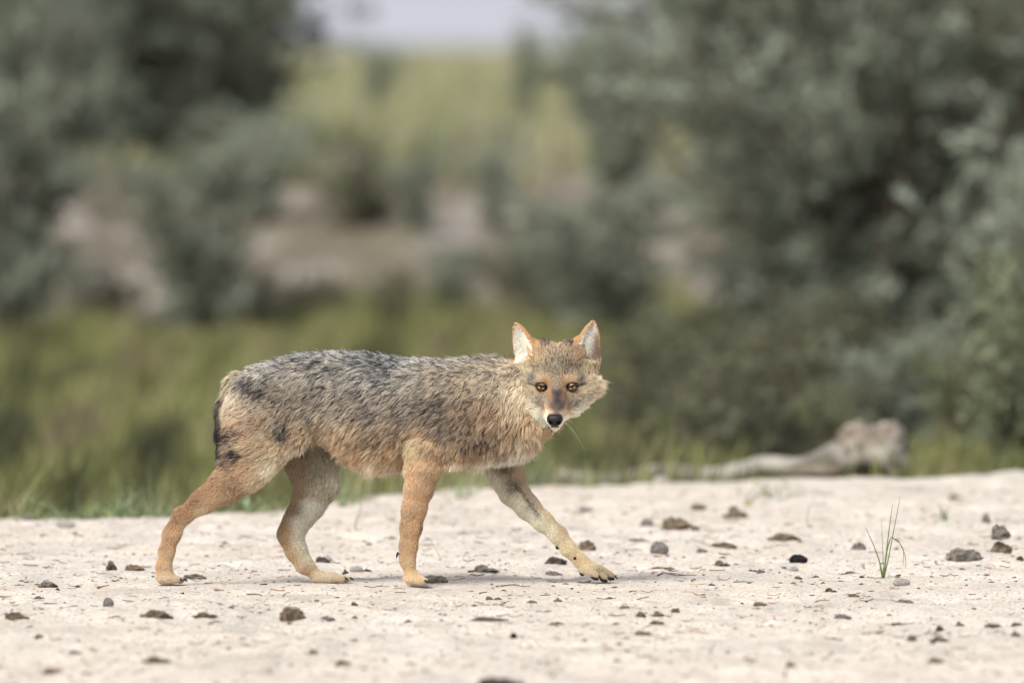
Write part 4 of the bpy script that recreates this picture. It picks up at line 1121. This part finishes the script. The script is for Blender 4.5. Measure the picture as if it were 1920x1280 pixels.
    for k in range(K):
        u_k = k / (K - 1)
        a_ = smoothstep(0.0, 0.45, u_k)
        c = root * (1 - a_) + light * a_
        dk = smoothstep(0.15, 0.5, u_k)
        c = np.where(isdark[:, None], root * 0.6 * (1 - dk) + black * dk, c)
        if u_k > 0.85: c = np.where(agouti[:, None], black * 1.8, c)
        elif u_k > 0.45: c = np.where(isdark[:, None], c, c * 1.06)
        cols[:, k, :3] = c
    rad = np.where(short, 0.00019, 0.00026) * rng.uniform(0.7, 1.3, n)
    shape = np.array([1.0, 1.0, 0.95, 0.8, 0.55, 0.12])
    rads = rad[:, None] * shape[None]
    return pts, cols, rads

def curves_obj(name, pts, cols, rads, mat, parent):
    n, K = pts.shape[:2]
    cu = bpy.data.hair_curves.new(name)
    cu.add_curves([K] * n)
    cu.points.foreach_set('position', pts.astype(np.float32).ravel())
    ra = cu.attributes.get('radius') or cu.attributes.new('radius', 'FLOAT', 'POINT')
    ra.data.foreach_set('value', rads.astype(np.float32).ravel())
    ca = cu.attributes.new('col', 'FLOAT_COLOR', 'POINT')
    ca.data.foreach_set('color', cols.ravel())
    cu.materials.append(mat)
    o = bpy.data.objects.new(name, cu); COL.objects.link(o); o.parent = parent
    o.location = tuple(-JO)
    return o

GAIN = 1.06
N_HAIR = 560000
m_fur, t, b = mat_new('fur')
a = t.nodes.new('ShaderNodeAttribute'); a.attribute_name = 'col'
t.links.new(a.outputs['Color'], b.inputs['Base Color'])
b.inputs['Roughness'].default_value = 0.55; b.inputs['Specular IOR Level'].default_value = 0.25
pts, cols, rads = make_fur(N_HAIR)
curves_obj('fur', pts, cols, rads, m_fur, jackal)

# eyes -----------------------------------------------------------------
m_eye, t, b = mat_new('eye')
tc = t.nodes.new('ShaderNodeTexCoord'); sx = t.nodes.new('ShaderNodeSeparateXYZ'); t.links.new(tc.outputs['Object'], sx.inputs[0])
cx = t.nodes.new('ShaderNodeCombineXYZ'); t.links.new(sx.outputs[0], cx.inputs[0]); t.links.new(sx.outputs[2], cx.inputs[2])
le = t.nodes.new('ShaderNodeVectorMath'); le.operation = 'LENGTH'; t.links.new(cx.outputs[0], le.inputs[0])
mr = t.nodes.new('ShaderNodeMapRange'); mr.inputs['From Max'].default_value = 0.011; t.links.new(le.outputs['Value'], mr.inputs['Value'])
cr = t.nodes.new('ShaderNodeValToRGB'); e = cr.color_ramp
e.elements[0].position = 0.0; e.elements[0].color = (0.004, 0.004, 0.004, 1)
e.elements[1].position = 0.24; e.elements[1].color = (0.004, 0.004, 0.004, 1)
for p_, c_ in ((0.27, (0.24, 0.12, 0.03, 1)), (0.40, (0.50, 0.29, 0.08, 1)), (0.55, (0.36, 0.19, 0.05, 1)), (0.62, (0.06, 0.03, 0.012, 1)), (0.75, (0.012, 0.009, 0.008, 1))):
    q = e.elements.new(p_); q.color = c_
t.links.new(mr.outputs[0], cr.inputs[0]); t.links.new(cr.outputs[0], b.inputs['Base Color'])
b.inputs['Roughness'].default_value = 0.08; b.inputs['Coat Weight'].default_value = 0.6; b.inputs['Coat Roughness'].default_value = 0.03
m_black, t, b = mat_new('black_skin'); b.inputs['Base Color'].default_value = (0.010, 0.009, 0.010, 1); b.inputs['Roughness'].default_value = 0.5; b.inputs['Specular IOR Level'].default_value = 0.3
tc = t.nodes.new('ShaderNodeTexCoord'); nz = t.nodes.new('ShaderNodeTexVoronoi'); nz.inputs['Scale'].default_value = 900
bp = t.nodes.new('ShaderNodeBump'); bp.inputs['Strength'].default_value = 0.35; bp.inputs['Distance'].default_value = 0.0006
t.links.new(tc.outputs['Object'], nz.inputs['Vector']); t.links.new(nz.outputs['Distance'], bp.inputs['Height']); t.links.new(bp.outputs[0], b.inputs['Normal'])
import bmesh
def sphere_me(name, r, seg=32):
    bm = bmesh.new(); bmesh.ops.create_uvsphere(bm, u_segments=seg, v_segments=seg // 2, radius=r)
    me = bpy.data.meshes.new(name); bm.to_mesh(me); bm.free(); return me
for sx_ in (-1, 1):
    c = H(29 * sx_, 0, -10.5)
    eo = link('eye', sphere_me('eye', 0.0105), m_eye, jackal); eo.location = tuple(c - JO)
    # almond lid rim lying on the eyeball, thicker above
    nseg = 28; ang = np.linspace(0, 2 * math.pi, nseg, endpoint=False)
    ca, sa = np.cos(ang), np.sin(ang)
    X = 8.4 * ca; Z = np.where(sa > 0, 3.5, 5.0) * np.abs(sa) ** 1.1 * np.sign(sa) + 0.20 * X * sx_
    X = X + 0.4 * sx_
    Yd = np.sqrt(np.maximum(11.0 ** 2 - X ** 2 - Z ** 2, 9.0))
    ring = np.stack([X, -Yd, Z], -1) / 1000
    rr = np.where(sa > 0.1, 1.9, 1.5) / 1000
    V, F = [], []
    for i in range(nseg):
        T_ = ring[(i + 1) % nseg] - ring[i - 1]; T_ /= np.linalg.norm(T_); nrm = ring[i] / np.linalg.norm(ring[i]); bb = np.cross(T_, nrm)
        for j in range(8):
            a_ = 2 * math.pi * j / 8; V.append(ring[i] + rr[i] * (math.cos(a_) * nrm * 0.8 + math.sin(a_) * bb))
    for i in range(nseg):
        for j in range(8): F.append((i * 8 + j, i * 8 + (j + 1) % 8, ((i + 1) % nseg) * 8 + (j + 1) % 8, ((i + 1) % nseg) * 8 + j))
    lid = link('eyelid', mesh_py('eyelid', np.array(V), F), m_black, eo)

# nose -----------------------------------------------------------------
vx = 0.0007; nl = np.array([-0.019, -0.02, -0.018]); ns = np.array([55, 56, 52])
gx, gy, gz = np.meshgrid(*[nl[i] + vx * np.arange(ns[i]) for i in range(3)], indexing='ij')
wz = 0.0150 - 0.0032 * smoothstep(0.002, -0.012, gz)
q = (np.abs(gx / wz) ** 2.6 + np.abs(gy / 0.0125) ** 2.2 + np.abs(gz / 0.0118) ** 2.6) ** (1 / 2.5)
nf = (q - 1) * 0.011
for sx_ in (-1, 1):
    nf = -smin(-nf, ell_fn((0.0072 * sx_, -0.0105, -0.0030), (0.0042, 0.007, 0.0030), 0.5 * sx_)(gx, gy, gz), 0.0012)
    nf = -smin(-nf, ell_fn((0.0125 * sx_, -0.0060, -0.0052), (0.0045, 0.006, 0.0013), 0.35 * sx_)(gx, gy, gz), 0.0008)
nf = -smin(-nf, ell_fn((0, -0.0135, -0.008), (0.0007, 0.004, 0.006))(gx, gy, gz), 0.0010)
NV, NF = surface_nets(nf, nl, vx)
NV = laplace(NV, NF, 2); 
if (vnormals(NV, NF) * NV).sum() < 0: NF = NF[:, ::-1]
no = link('nose', mesh_np('nose', NV, NF), m_black, jackal); no.location = tuple(H(-4, -58.5, 62) - JO); no.rotation_euler = (R(12), 0, R(-3))

# lip line ---------------------------------------------------------------
def lip(pts, rad=0.0009):
    W_ = [PX(a, b_, front(a, b_) - 0.0036) for a, b_ in pts]
    V, F = tube_np(np.array(W_), rad, 6); return jpart('lip', mesh_py('lip', V, F), m_black)
lip([(1028, 801.5), (1034, 800.5), (1040, 799.5), (1047, 800.5), (1054, 800.5)], 0.0010)
lip([(1040, 794), (1040, 797), (1040, 800)], 0.0009)

# claws, pads ------------------------------------------------------------
def claw_me(p, f, L=0.009):
    q = np.array([p - f * 0.004, p + f * L * 0.3 + np.array([0, 0, .0006]), p + f * L * 0.75 + np.array([0, 0, -.0004]), p + f * L + np.array([0, 0, -0.0030])])
    return tube_np(q, [0.0024, 0.0022, 0.0013, 0.0003], 7)
for p, f in CLAWS:
    V, F = claw_me(p, f); jpart('claw', mesh_py('claw', V, F), m_black)
for k in range(12, 16):     # pads of the lifted front foot show
    me = blob('paw_pad', (0.0085, 0.0060, 0.0042), 300 + k, 2, 0.05, 1); o = link('paw_pad', me, m_black, jackal); o.location = tuple(PADS[k] - JO); o.rotation_euler = (0, R(22), 0)
for a_, b_, y_, r_ in ((1092, 1074, 0.044, 0.006), (1079, 1046, 0.040, 0.0048), (1046, 1026, 0.045, 0.0045)):
    me = blob('paw_pad', (r_, r_ * .8, r_), 330, 2, 0.1, 1); o = link('paw_pad', me, m_black, jackal); o.location = tuple(PX(a_, b_, y_) - JO)
for (a_, b_, y_, f) in ((742, 1040, -0.06, (-0.35, -0.1, -1)),):
    f = np.array(f); f /= np.linalg.norm(f); V, F = claw_me(PX(a_ + 3, b_ - 1, y_), f, 0.006); jpart('dewclaw', mesh_py('dewclaw', V, F), m_black)

# whiskers ----------------------------------------------------------------
WP, n_w = [], 0
rs = np.random.default_rng(5)
for side in (-1, 1):
    for k in range(6):
        s0 = H(side * rs.uniform(14, 20) - 3, rs.uniform(-66, -52), rs.uniform(38, 56))
        d = np.array([side * rs.uniform(0.3, 1.0), rs.uniform(-0.3, 0.4), -rs.uniform(0.3, 1.0)]); d /= np.linalg.norm(d)
        L = rs.uniform(0.025, 0.06); t_ = np.linspace(0, 1, 6)[:, None]
        WP.append(s0 + d * L * t_ + np.array([0, 0, -1]) * L * 0.25 * t_ ** 2)
WP = np.array(WP); wc = np.ones(WP.shape[:2] + (4,), np.float32); wc[..., :3] = (0.45, 0.42, 0.34)
tag(curves_obj('whiskers', WP, wc, np.tile(np.linspace(0.00013, 0.00005, 6), (len(WP), 1)), m_fur, jackal))

# ------------------------------------------------------------------ things lying on the sand
m_clump = mat_attr('dried_clump', rough=0.95, spec=0.1, noise_scale=150, namt=0.5, bump=(1.0, 0.004))
def clumpcol(a, b_):
    def f(co):
        n = fbm(co[:, 0] * 3.1 + 5, co[:, 1] * 3.1, co[:, 2] * 3.1, oct=4, seed=101)[:, None]
        k = smoothstep(0.38, 0.62, n)
        return np.array(a) * (1 - k) + np.array(b_) * k
    return f
KIND = {
    'brown': ((0.15, 0.112, 0.082), (0.34, 0.265, 0.20)), 'tan': ((0.20, 0.15, 0.105), (0.40, 0.31, 0.225)),
    'dark': ((0.06, 0.048, 0.04), (0.20, 0.16, 0.135)), 'grey': ((0.19, 0.165, 0.14), (0.42, 0.38, 0.335)),
    'stone': ((0.22, 0.20, 0.19), (0.40, 0.37, 0.345)), 'white': ((0.52, 0.48, 0.44), (0.68, 0.64, 0.60)),
    'black': ((0.012, 0.012, 0.014), (0.05, 0.045, 0.045)), 'orange': ((0.26, 0.16, 0.09), (0.42, 0.28, 0.17)),
}
protos = {}
def clump_mesh(kind, v):
    if (kind, v) not in protos:
        smooth_ = kind in ('stone', 'white', 'black')
        me = blob('clump', (1, 1, 1), 200 + v * 7, 4, 0.34 if smooth_ else 0.85, 1.3 if smooth_ else 1.35, 0.15 if smooth_ else 0.6)
        n = len(me.vertices); co = np.empty(n * 3, np.float32); me.vertices.foreach_get('co', co); co = co.reshape(-1, 3)
        co -= (co.max(0) + co.min(0)) / 2; co /= (co.max(0) - co.min(0)) / 2
        if not smooth_:      # flat underside, a raised side
            co[:, 2] = np.where(co[:, 2] < -0.3, -0.3 + (co[:, 2] + 0.3) * 0.25, co[:, 2])
        me.vertices.foreach_set('co', co.ravel())
        colorize(me, clumpcol(*KIND[kind])); protos[(kind, v)] = me
    return protos[(kind, v)]

ITEMS = [  # px, base py, width, height, kind, name, category, label
 (28,1161,52,17,'brown','dung_clump','dung','flat dark brown clump cut by the left edge of the photo'),
 (294,1161,62,23,'brown','dung_clump','dung','dark brown humped clump below the rear hind paw'),
 (384,1164,48,12,'brown','dung_clump','dung','flat brown flake right of the dark humped clump'),
 (549,1163,48,34,'brown','dung_clump','dung','tallest pointed brown clump below the far hind paw'),
 (613,1164,30,8,'grey','dung_clump','dung','thin grey flake right of the tall pointed clump'),
 (202,1138,20,17,'stone','pebble','pebble','round grey pebble left below the rear hind paw'),
 (412,1135,18,12,'stone','pebble','pebble','small grey pebble below the space between the hind paws'),
 (89,1101,38,14,'grey','wood_chip','wood chip','splintery grey chip at the left, level with the paws'),
 (73,1123,24,8,'brown','wood_chip','wood chip','narrow dark chip under the splintery grey one'),
 (209,1067,20,15,'dark','dung_clump','dung','small dark peaked clump left of the rear hind paw'),
 (207,1050,12,9,'brown','dung_clump','dung','tiny crumb just behind the small dark peaked clump'),
 (251,1068,38,15,'tan','dung_clump','dung','crumbly reddish clump touching the heel line of the rear hind leg'),
 (365,1085,46,13,'grey','dung_clump','dung','fibrous grey clump right of the rear hind paw'),
 (56,971,28,14,'grey','stone','stone','grey wedge stone near the grass at far left'),
 (122,988,36,12,'white','stone','stone','white flat stone near the grass at left'),
 (40,955,22,12,'white','stone','stone','white stone in the grass edge at the left'),
 (140,1000,10,7,'brown','dung_clump','dung','tiny brown crumb under the white flat stone'),
 (604,1052,28,18,'dark','dung_clump','dung','dark clump with a white shell bit behind the far hind shin'),
 (614,1050,14,10,'white','shell','shell','white shell bit against the dark clump by the far hind shin'),
 (461,1064,9,6,'brown','dung_clump','dung','lone crumb between the two hind legs'),
 (292,1245,52,14,'brown','dung_clump','dung','blurred long clump low in the photo, below the dark humped one'),
 (99,1256,40,14,'tan','dung_clump','dung','very blurred tan clump in the lower left corner'),
 (140,1228,26,11,'grey','dung_clump','dung','blurred grey clump above the lower left corner'),
 (587,1228,18,13,'brown','dung_clump','dung','blurred round clump below the tall pointed clump'),
 (170,1166,18,8,'grey','dung_clump','dung','small grey crumb left of the dark humped clump'),
 (73,1198,20,10,'brown','dung_clump','dung','blurred crumb below the flat edge clump'),
 (907,1070,56,19,'grey','dung_clump','dung','lumpy grey clump under the chest, between the front legs'),
 (817,1091,46,18,'grey','dung_clump','dung','grey fibrous clump right of the near front paw'),
 (1043,1054,42,18,'dark','dung_clump','dung','dark pointed clump left of the stretched front foot'),
 (1037,1064,34,12,'grey','dung_clump','dung','grey crumbly piece under the dark pointed clump'),
 (1102,1036,32,27,'tan','dung_clump','dung','brown rounded clump behind the wrist of the stretched front leg'),
 (1172,955,22,12,'orange','dung_clump','dung','small orange brown clump far back under the right ear'),
 (648,1067,13,12,'dark','dung_clump','dung','dark bead at the left end of the white shell'),
 (668,1067,26,11,'white','shell','shell','white mussel shell shard between the hind and front legs'),
 (689,1067,17,8,'dark','dung_clump','dung','dark bead at the right end of the white shell'),
 (917,1121,14,9,'brown','dung_clump','dung','left crumb of the pair below the chest'),
 (934,1123,15,6,'brown','dung_clump','dung','right flat crumb of the pair below the chest'),
 (998,1133,20,7,'grey','wood_chip','wood chip','thin grey chip left of the pinkish leaf bit'),
 (1047,1129,15,11,'orange','leaf_bit','leaf','pinkish brown leaf bit below the stretched front leg'),
 (1173,1143,22,12,'grey','dung_clump','dung','rounded grey crumb below the stretched front paw'),
 (917,1169,76,13,'brown','dung_clump','dung','long low dark ridge of dung at bottom centre'),
 (664,1141,13,9,'dark','dung_clump','dung','small dark peak below the shell'),
 (665,1159,11,8,'brown','dung_clump','dung','tiny clump under the small dark peak'),
 (642,1180,28,12,'tan','dung_clump','dung','reddish blurred clump below the thin grey flake'),
 (767,1162,20,8,'tan','dung_clump','dung','tan flake below the near front paw'),
 (963,1200,12,10,'black','pebble','pebble','blurred bluish black pebble at bottom centre'),
 (643,1244,32,14,'brown','dung_clump','dung','blurred clump low, left of bottom centre'),
 (937,1290,92,22,'dark','dung_clump','dung','large very blurred dark clump cut by the bottom edge'),
 (1045,1174,28,8,'grey','dung_clump','dung','faint grey flake right of the long ridge'),
 (873,1042,13,8,'dark','dung_clump','dung','small dark crumb above the lumpy grey clump'),
 (692,1018,11,8,'grey','dung_clump','dung','grey crumb far back between the belly legs'),
 (1023,1027,14,9,'brown','dung_clump','dung','crumb just left of the stretched forearm'),
 (735,1012,14,6,'grey','dung_clump','dung','grey flake left of the near front shin'),
 (1269,994,62,31,'tan','dung_clump','dung','large brown clump far back, right of the head'),
 (1305,999,16,13,'brown','dung_clump','dung','small piece attached right of the large brown clump'),
 (1213,984,24,15,'stone','stone','stone','grey stone left of the large brown clump'),
 (1380,965,46,30,'tan','dung_clump','dung','far brown clump with straw over it below the log'),
 (1311,949,30,13,'tan','dung_clump','dung','faint far clump left of the straw covered one'),
 (1200,1014,62,13,'brown','dung_clump','dung','long low brown clump right of the wrist'),
 (1236,1036,34,23,'stone','stone','stone','grey rough stone under the long low clump'),
 (1358,1024,50,14,'tan','dung_clump','dung','oblong brown clump right of the grey rough stone'),
 (1472,1008,64,18,'tan','dung_clump','dung','long brown double clump in the middle right'),
 (1352,1057,34,15,'brown','dung_clump','dung','dark brown clump below the oblong one'),
 (1243,1062,56,11,'brown','dung_clump','dung','flat dark clump right of the front toes'),
 (1316,1033,22,11,'grey','dung_clump','dung','small grey clump left of the oblong one'),
 (1497,1053,34,16,'black','stone','stone','black oval stone in the middle right'),
 (1612,1035,26,18,'grey','stone','stone','grey square stone left of the green tuft'),
 (1612,1017,18,10,'white','stone','stone','pale stone right behind the grey square one'),
 (1683,1033,26,13,'tan','dung_clump','dung','tan clump behind the bent grass blade'),
 (1811,1054,66,30,'grey','dung_clump','dung','largest greyish clump at the right, pointed at its left end'),
 (1879,1042,42,26,'tan','dung_clump','dung','lower tan piece of the stacked pair at the right'),
 (1876,1020,36,31,'grey','dung_clump','dung','grey lump resting on the tan piece at the right'),
 (1914,1054,14,11,'dark','dung_clump','dung','dark crumb cut by the right edge'),
 (1850,979,17,22,'grey','dung_clump','dung','small upright clump above the stacked pair'),
 (1557,1106,28,13,'dark','dung_clump','dung','small dark knobbly clump left of the tuft base'),
 (1698,1130,34,14,'grey','dung_clump','dung','grey knobbly clump below the green tuft'),
 (1427,1076,16,9,'grey','pebble','pebble','small grey pebble below the black stone'),
 (1497,1083,15,8,'brown','pebble','pebble','brown pebble directly below the black stone'),
 (1489,1073,18,9,'white','shell','shell','whitish shell bit just above the brown pebble'),
 (1531,1079,14,5,'brown','wood_chip','wood chip','thin brown chip right of the brown pebble'),
 (1598,1074,42,8,'tan','wood_chip','wood chip','long thin tan chip left of the tuft base'),
 (1691,1098,32,13,'white','stone','stone','pale knobbly stone right of the tuft base'),
 (1617,1082,10,5,'dark','wood_chip','wood chip','tiny dark chip touching the tuft base from the left'),
 (1425,1135,26,9,'tan','shell','shell','pinkish broken shell left of the grey flake'),
 (1602,1118,22,6,'tan','wood_chip','wood chip','tan chip below the small dark knobbly clump'),
 (1202,1158,20,13,'brown','dung_clump','dung','left small clump of four under the front paw'),
 (1234,1155,24,13,'brown','dung_clump','dung','second small dark clump of four under the front paw'),
 (1267,1146,16,9,'brown','dung_clump','dung','third small clump of four, the one furthest back'),
 (1232,1171,28,8,'brown','dung_clump','dung','lowest flat one of the four small clumps'),
 (1580,1154,32,11,'grey','wood_chip','wood chip','grey slanting chip low in the middle right'),
 (1685,1168,28,8,'brown','wood_chip','wood chip','brown flat chip below the grey knobbly clump'),
 (1763,1177,15,10,'dark','dung_clump','dung','small dark lump right of the brown flat chip'),
 (1800,1167,18,13,'tan','dung_clump','dung','small orange tinted clump right of the small dark lump'),
 (1864,1174,32,10,'brown','dung_clump','dung','flat clump near the right edge below the big one'),
 (1907,1171,22,9,'brown','dung_clump','dung','slanting flake at the right edge'),
 (1205,1185,34,10,'orange','dung_clump','dung','orange brown flake below the four small clumps'),
 (1711,1203,18,13,'brown','dung_clump','dung','blurred round clump below the brown flat chip'),
 (1762,1204,38,10,'brown','dung_clump','dung','blurred long clump low at the right'),
 (1905,1198,18,13,'brown','dung_clump','dung','blurred dark clump at the right edge'),
 (1835,1242,32,14,'dark','dung_clump','dung','blurred dark oval in the lower right corner'),
 (1756,1243,32,12,'brown','dung_clump','dung','blurred clump left of the dark oval in the corner'),
 (1483,1251,20,13,'brown','dung_clump','dung','blurred clump low, right of bottom centre'),
 (1559,1280,26,13,'brown','dung_clump','dung','blurred clump at the bottom edge, middle right'),
 (1790,932,20,11,'tan','dung_clump','dung','far small clump near the right crest of the sand'),
 (1155,1167,16,7,'grey','dung_clump','dung','grey crumb left of the four small clumps'),
 (1100,955,28,8,'tan','dung_clump','dung','far tan flake behind the stretched leg'),
 (1350,1193,12,7,'brown','dung_clump','dung','faint crumb low between the four small clumps and the grey chip'),
 (1157,1238,14,7,'grey','dung_clump','dung','faint blurred crumb at bottom, under the front paw'),
 (1240,905,26,14,'white','stone','stone','pale stone by the thin end of the log'),
]
GR = {'dung_clump': 'dry dung clumps on the sand', 'stone': 'stones on the sand', 'pebble': 'pebbles on the sand', 'wood_chip': 'wood chips on the sand', 'shell': 'shell bits on the sand'}
for k, (px, py, wd, ht, kind, name, cat, lab) in enumerate(ITEMS):
    d = 20000.0 / (py - 95); y = d - 20; x = (px - 960) / FPX * d
    stacked = 'resting on' in lab
    s = d / FPX * 0.5
    if stacked:
        d = 20000.0 / (1042 - 95); y = d - 20; x = (px - 960) / FPX * d
    o = bpy.data.objects.new(name, clump_mesh(kind, k % 6))
    if not o.data.materials: o.data.materials.append(m_clump)
    COL.objects.link(o)
    rz = (k * 2.399) % 0.9 - 0.45
    dy = min(1.0, 0.75 + 0.3 * random.random())
    sx_, sz_ = wd * s * 1.06, ht * s * 1.35
    o.scale = (sx_, max(sz_, min(sx_, sz_ * 2.2)) * dy, sz_)
    smooth_ = kind in ('stone', 'white', 'black')
    z = float(hgt(x, y)) + sz_ * (0.55 if smooth_ else 0.20)
    if stacked: z += 0.030
    o.location = (x, y, z); o.rotation_euler = (0, 0, rz)
    tag(o, lab, cat, GR.get(name))
for me in protos.values():
    me.polygons.foreach_set('use_smooth', np.ones(len(me.polygons), bool))

def twig(name, pts, py0, label, wd=0.0012, col=(0.12, 0.08, 0.06), parent=None):
    y = 20000.0 / (py0 - 95) - 20
    W_ = np.array([PX(a, b_, y) for a, b_ in pts])
    zg = float(hgt(W_[0][0], y))
    b0 = W_[0].copy(); b0[2] = zg + wd
    rel = W_ - W_[0]
    # lie along the sand: turn most of the picture height into depth
    rel[:, 1] = rel[:, 2] * 6.0; rel[:, 2] = np.abs(rel[:, 2]) * 0.35
    n = len(rel); tt = np.linspace(0, n - 1, 3 * n)
    q = np.stack([np.interp(tt, range(n), rel[:, j]) for j in range(3)], -1)
    V, F = tube_np(q, np.linspace(wd, wd * 0.5, len(q)), 6)
    me = mesh_py(name, V, F); colorize(me, lambda co: np.tile(np.array(col), (len(co), 1)))
    o = link(name, me, m_clump, loc=tuple(b0)); tag(o, label, 'twig', 'twigs on the sand'); return o
twig('twig', [(930, 1093), (950, 1090), (962, 1088), (980, 1095), (993, 1099)], 1098, 'thin reddish twig on the sand under the chest')
twig('twig', [(1233, 1068), (1246, 1058), (1268, 1070), (1290, 1083), (1304, 1091)], 1080, 'forked thin twig right of the stretched front paw', 0.0013)
twig('twig', [(1376, 1090), (1395, 1089), (1412, 1090)], 1091, 'short straight twig below the dark brown clump')
twig('twig', [(500, 1032), (515, 1034), (528, 1038)], 1036, 'dark twig beside the heel of the far hind leg', 0.002)
twig('twig', [(182, 1108), (192, 1102), (202, 1099)], 1105, 'short brown twig left of the rear hind paw', 0.0015, (0.2, 0.12, 0.08))
twig('twig', [(402, 1106), (412, 1107), (420, 1109)], 1108, 'reddish bark sliver right of the fibrous grey clump', 0.0018, (0.25, 0.14, 0.09))
twig('twig', [(462, 1108), (475, 1109), (487, 1108)], 1110, 'dark bark sliver in front of the space between hind paws', 0.0016)
twig('twig', [(530, 1122), (534, 1115), (538, 1112)], 1120, 'tiny twig above the tall pointed clump', 0.001)
twig('twig', [(586, 1118), (590, 1124), (592, 1130)], 1126, 'tiny bent twig right of the one above the pointed clump', 0.001)
twig('twig', [(0, 1118), (12, 1121), (22, 1124)], 1122, 'brown twig end at the left edge', 0.0018, (0.25, 0.16, 0.11))
twig('twig', [(860, 1000), (880, 1004), (895, 1008)], 1006, 'faint twig behind the lumpy grey clump', 0.0014, (0.3, 0.25, 0.2))
twig('twig', [(1180, 1108), (1187, 1105), (1192, 1108)], 1108, 'tiny dark curled twig below the front toes', 0.001)

# countless small bits
rs = np.random.default_rng(321)
def bits(n, smin, smax, cols, seed, flat=0.45):
    rs = np.random.default_rng(seed)
    d = 16.6 + 8.0 * rs.uniform(0, 1, n) ; y = d - 20; x = rs.uniform(-1, 1, n) * 0.053 * d
    ok = (y < crest(x) - 0.05); x, y = x[ok], y[ok]; n = len(x)
    s = smin + (smax - smin) * rs.uniform(0, 1, n) ** 3
    z = hgt(x, y) + s * flat * 0.3
    base = np.array([[1, 0, 0], [0, 1, 0], [-1, 0, 0], [0, -1, 0], [0, 0, 1], [0, 0, -1.0]])
    F0 = np.array([[0, 1, 4], [1, 2, 4], [2, 3, 4], [3, 0, 4], [1, 0, 5], [2, 1, 5], [3, 2, 5], [0, 3, 5]])
    az = rs.uniform(0, 6.28, n); el = rs.uniform(0.5, 1.8, n)
    j = base[None] * (1 + rs.normal(size=(n, 6, 1)) * 0.3)
    X = j[:, :, 0] * el[:, None]; Y = j[:, :, 1]; Z = j[:, :, 2] * flat
    ca, sa = np.cos(az)[:, None], np.sin(az)[:, None]
    V = np.stack([(X * ca - Y * sa) * s[:, None] + x[:, None], (X * sa + Y * ca) * s[:, None] + y[:, None], Z * s[:, None] + z[:, None]], -1).reshape(-1, 3)
    F = (F0[None] + 6 * np.arange(n)[:, None, None]).reshape(-1, 3)
    cols = np.array(cols); c = cols[rs.integers(0, len(cols), n)] * rs.uniform(0.7, 1.3, n)[:, None]
    return mesh_np('bits', V, F, np.repeat(c, 6, 0))
m_bits = mat_attr('grit', rough=0.9)
tag(link('sand_grit', bits(14000, 0.0006, 0.0045, [(0.62, 0.57, 0.52), (0.55, 0.5, 0.44), (0.5, 0.33, 0.2), (0.28, 0.23, 0.19), (0.6, 0.45, 0.25)], 1), m_bits, smooth=False),
    'pale and orange grains and shell grit scattered over the sand', 'grit', kind='stuff')
tag(link('debris', bits(4200, 0.0009, 0.0062, [(0.10, 0.075, 0.055), (0.16, 0.12, 0.09), (0.06, 0.05, 0.045), (0.2, 0.15, 0.11)], 2, 0.4), m_bits, smooth=False),
    'tiny dark crumbs and plant bits scattered over the sand', 'debris', kind='stuff')

def litter(n, seed):
    rs = np.random.default_rng(seed)
    VV, FF, CC, off = [], [], [], 0
    while len(VV) < n:
        d = rs.uniform(16.8, 24.6); y = d - 20; x = rs.uniform(-1, 1) * 0.052 * d
        if y > crest(x) - 0.1: continue
        L = rs.uniform(0.006, 0.034); az = rs.uniform(-0.9, 0.9); k = rs.normal() * 0.8
        t_ = np.linspace(-0.5, 0.5, 5)
        px_ = x + L * (t_ * math.cos(az) - k * t_ ** 2 * math.sin(az)); py_ = y + L * (t_ * math.sin(az) + k * t_ ** 2 * math.cos(az)) * 1.5
        pz_ = hgt(px_, py_) + 0.0008 + np.abs(t_) * L * rs.uniform(0, 0.25)
        V, F = tube_np(np.stack([px_, py_, pz_], -1), rs.uniform(0.0004, 0.0011), 4, False)
        VV.append(V); FF += [tuple(q + off for q in f) for f in F]; off += len(V)
        c = np.array([(0.16, 0.11, 0.08), (0.38, 0.29, 0.2), (0.09, 0.07, 0.06), (0.3, 0.18, 0.11)][rs.integers(0, 4)]); CC.append(np.tile(c, (len(V), 1)))
    return mesh_np('litter', np.concatenate(VV), np.array(FF), np.concatenate(CC))
tag(link('plant_litter', litter(700, 9), m_bits, smooth=False), 'thin dry plant bits and bark slivers lying all over the sand', 'litter', kind='stuff')
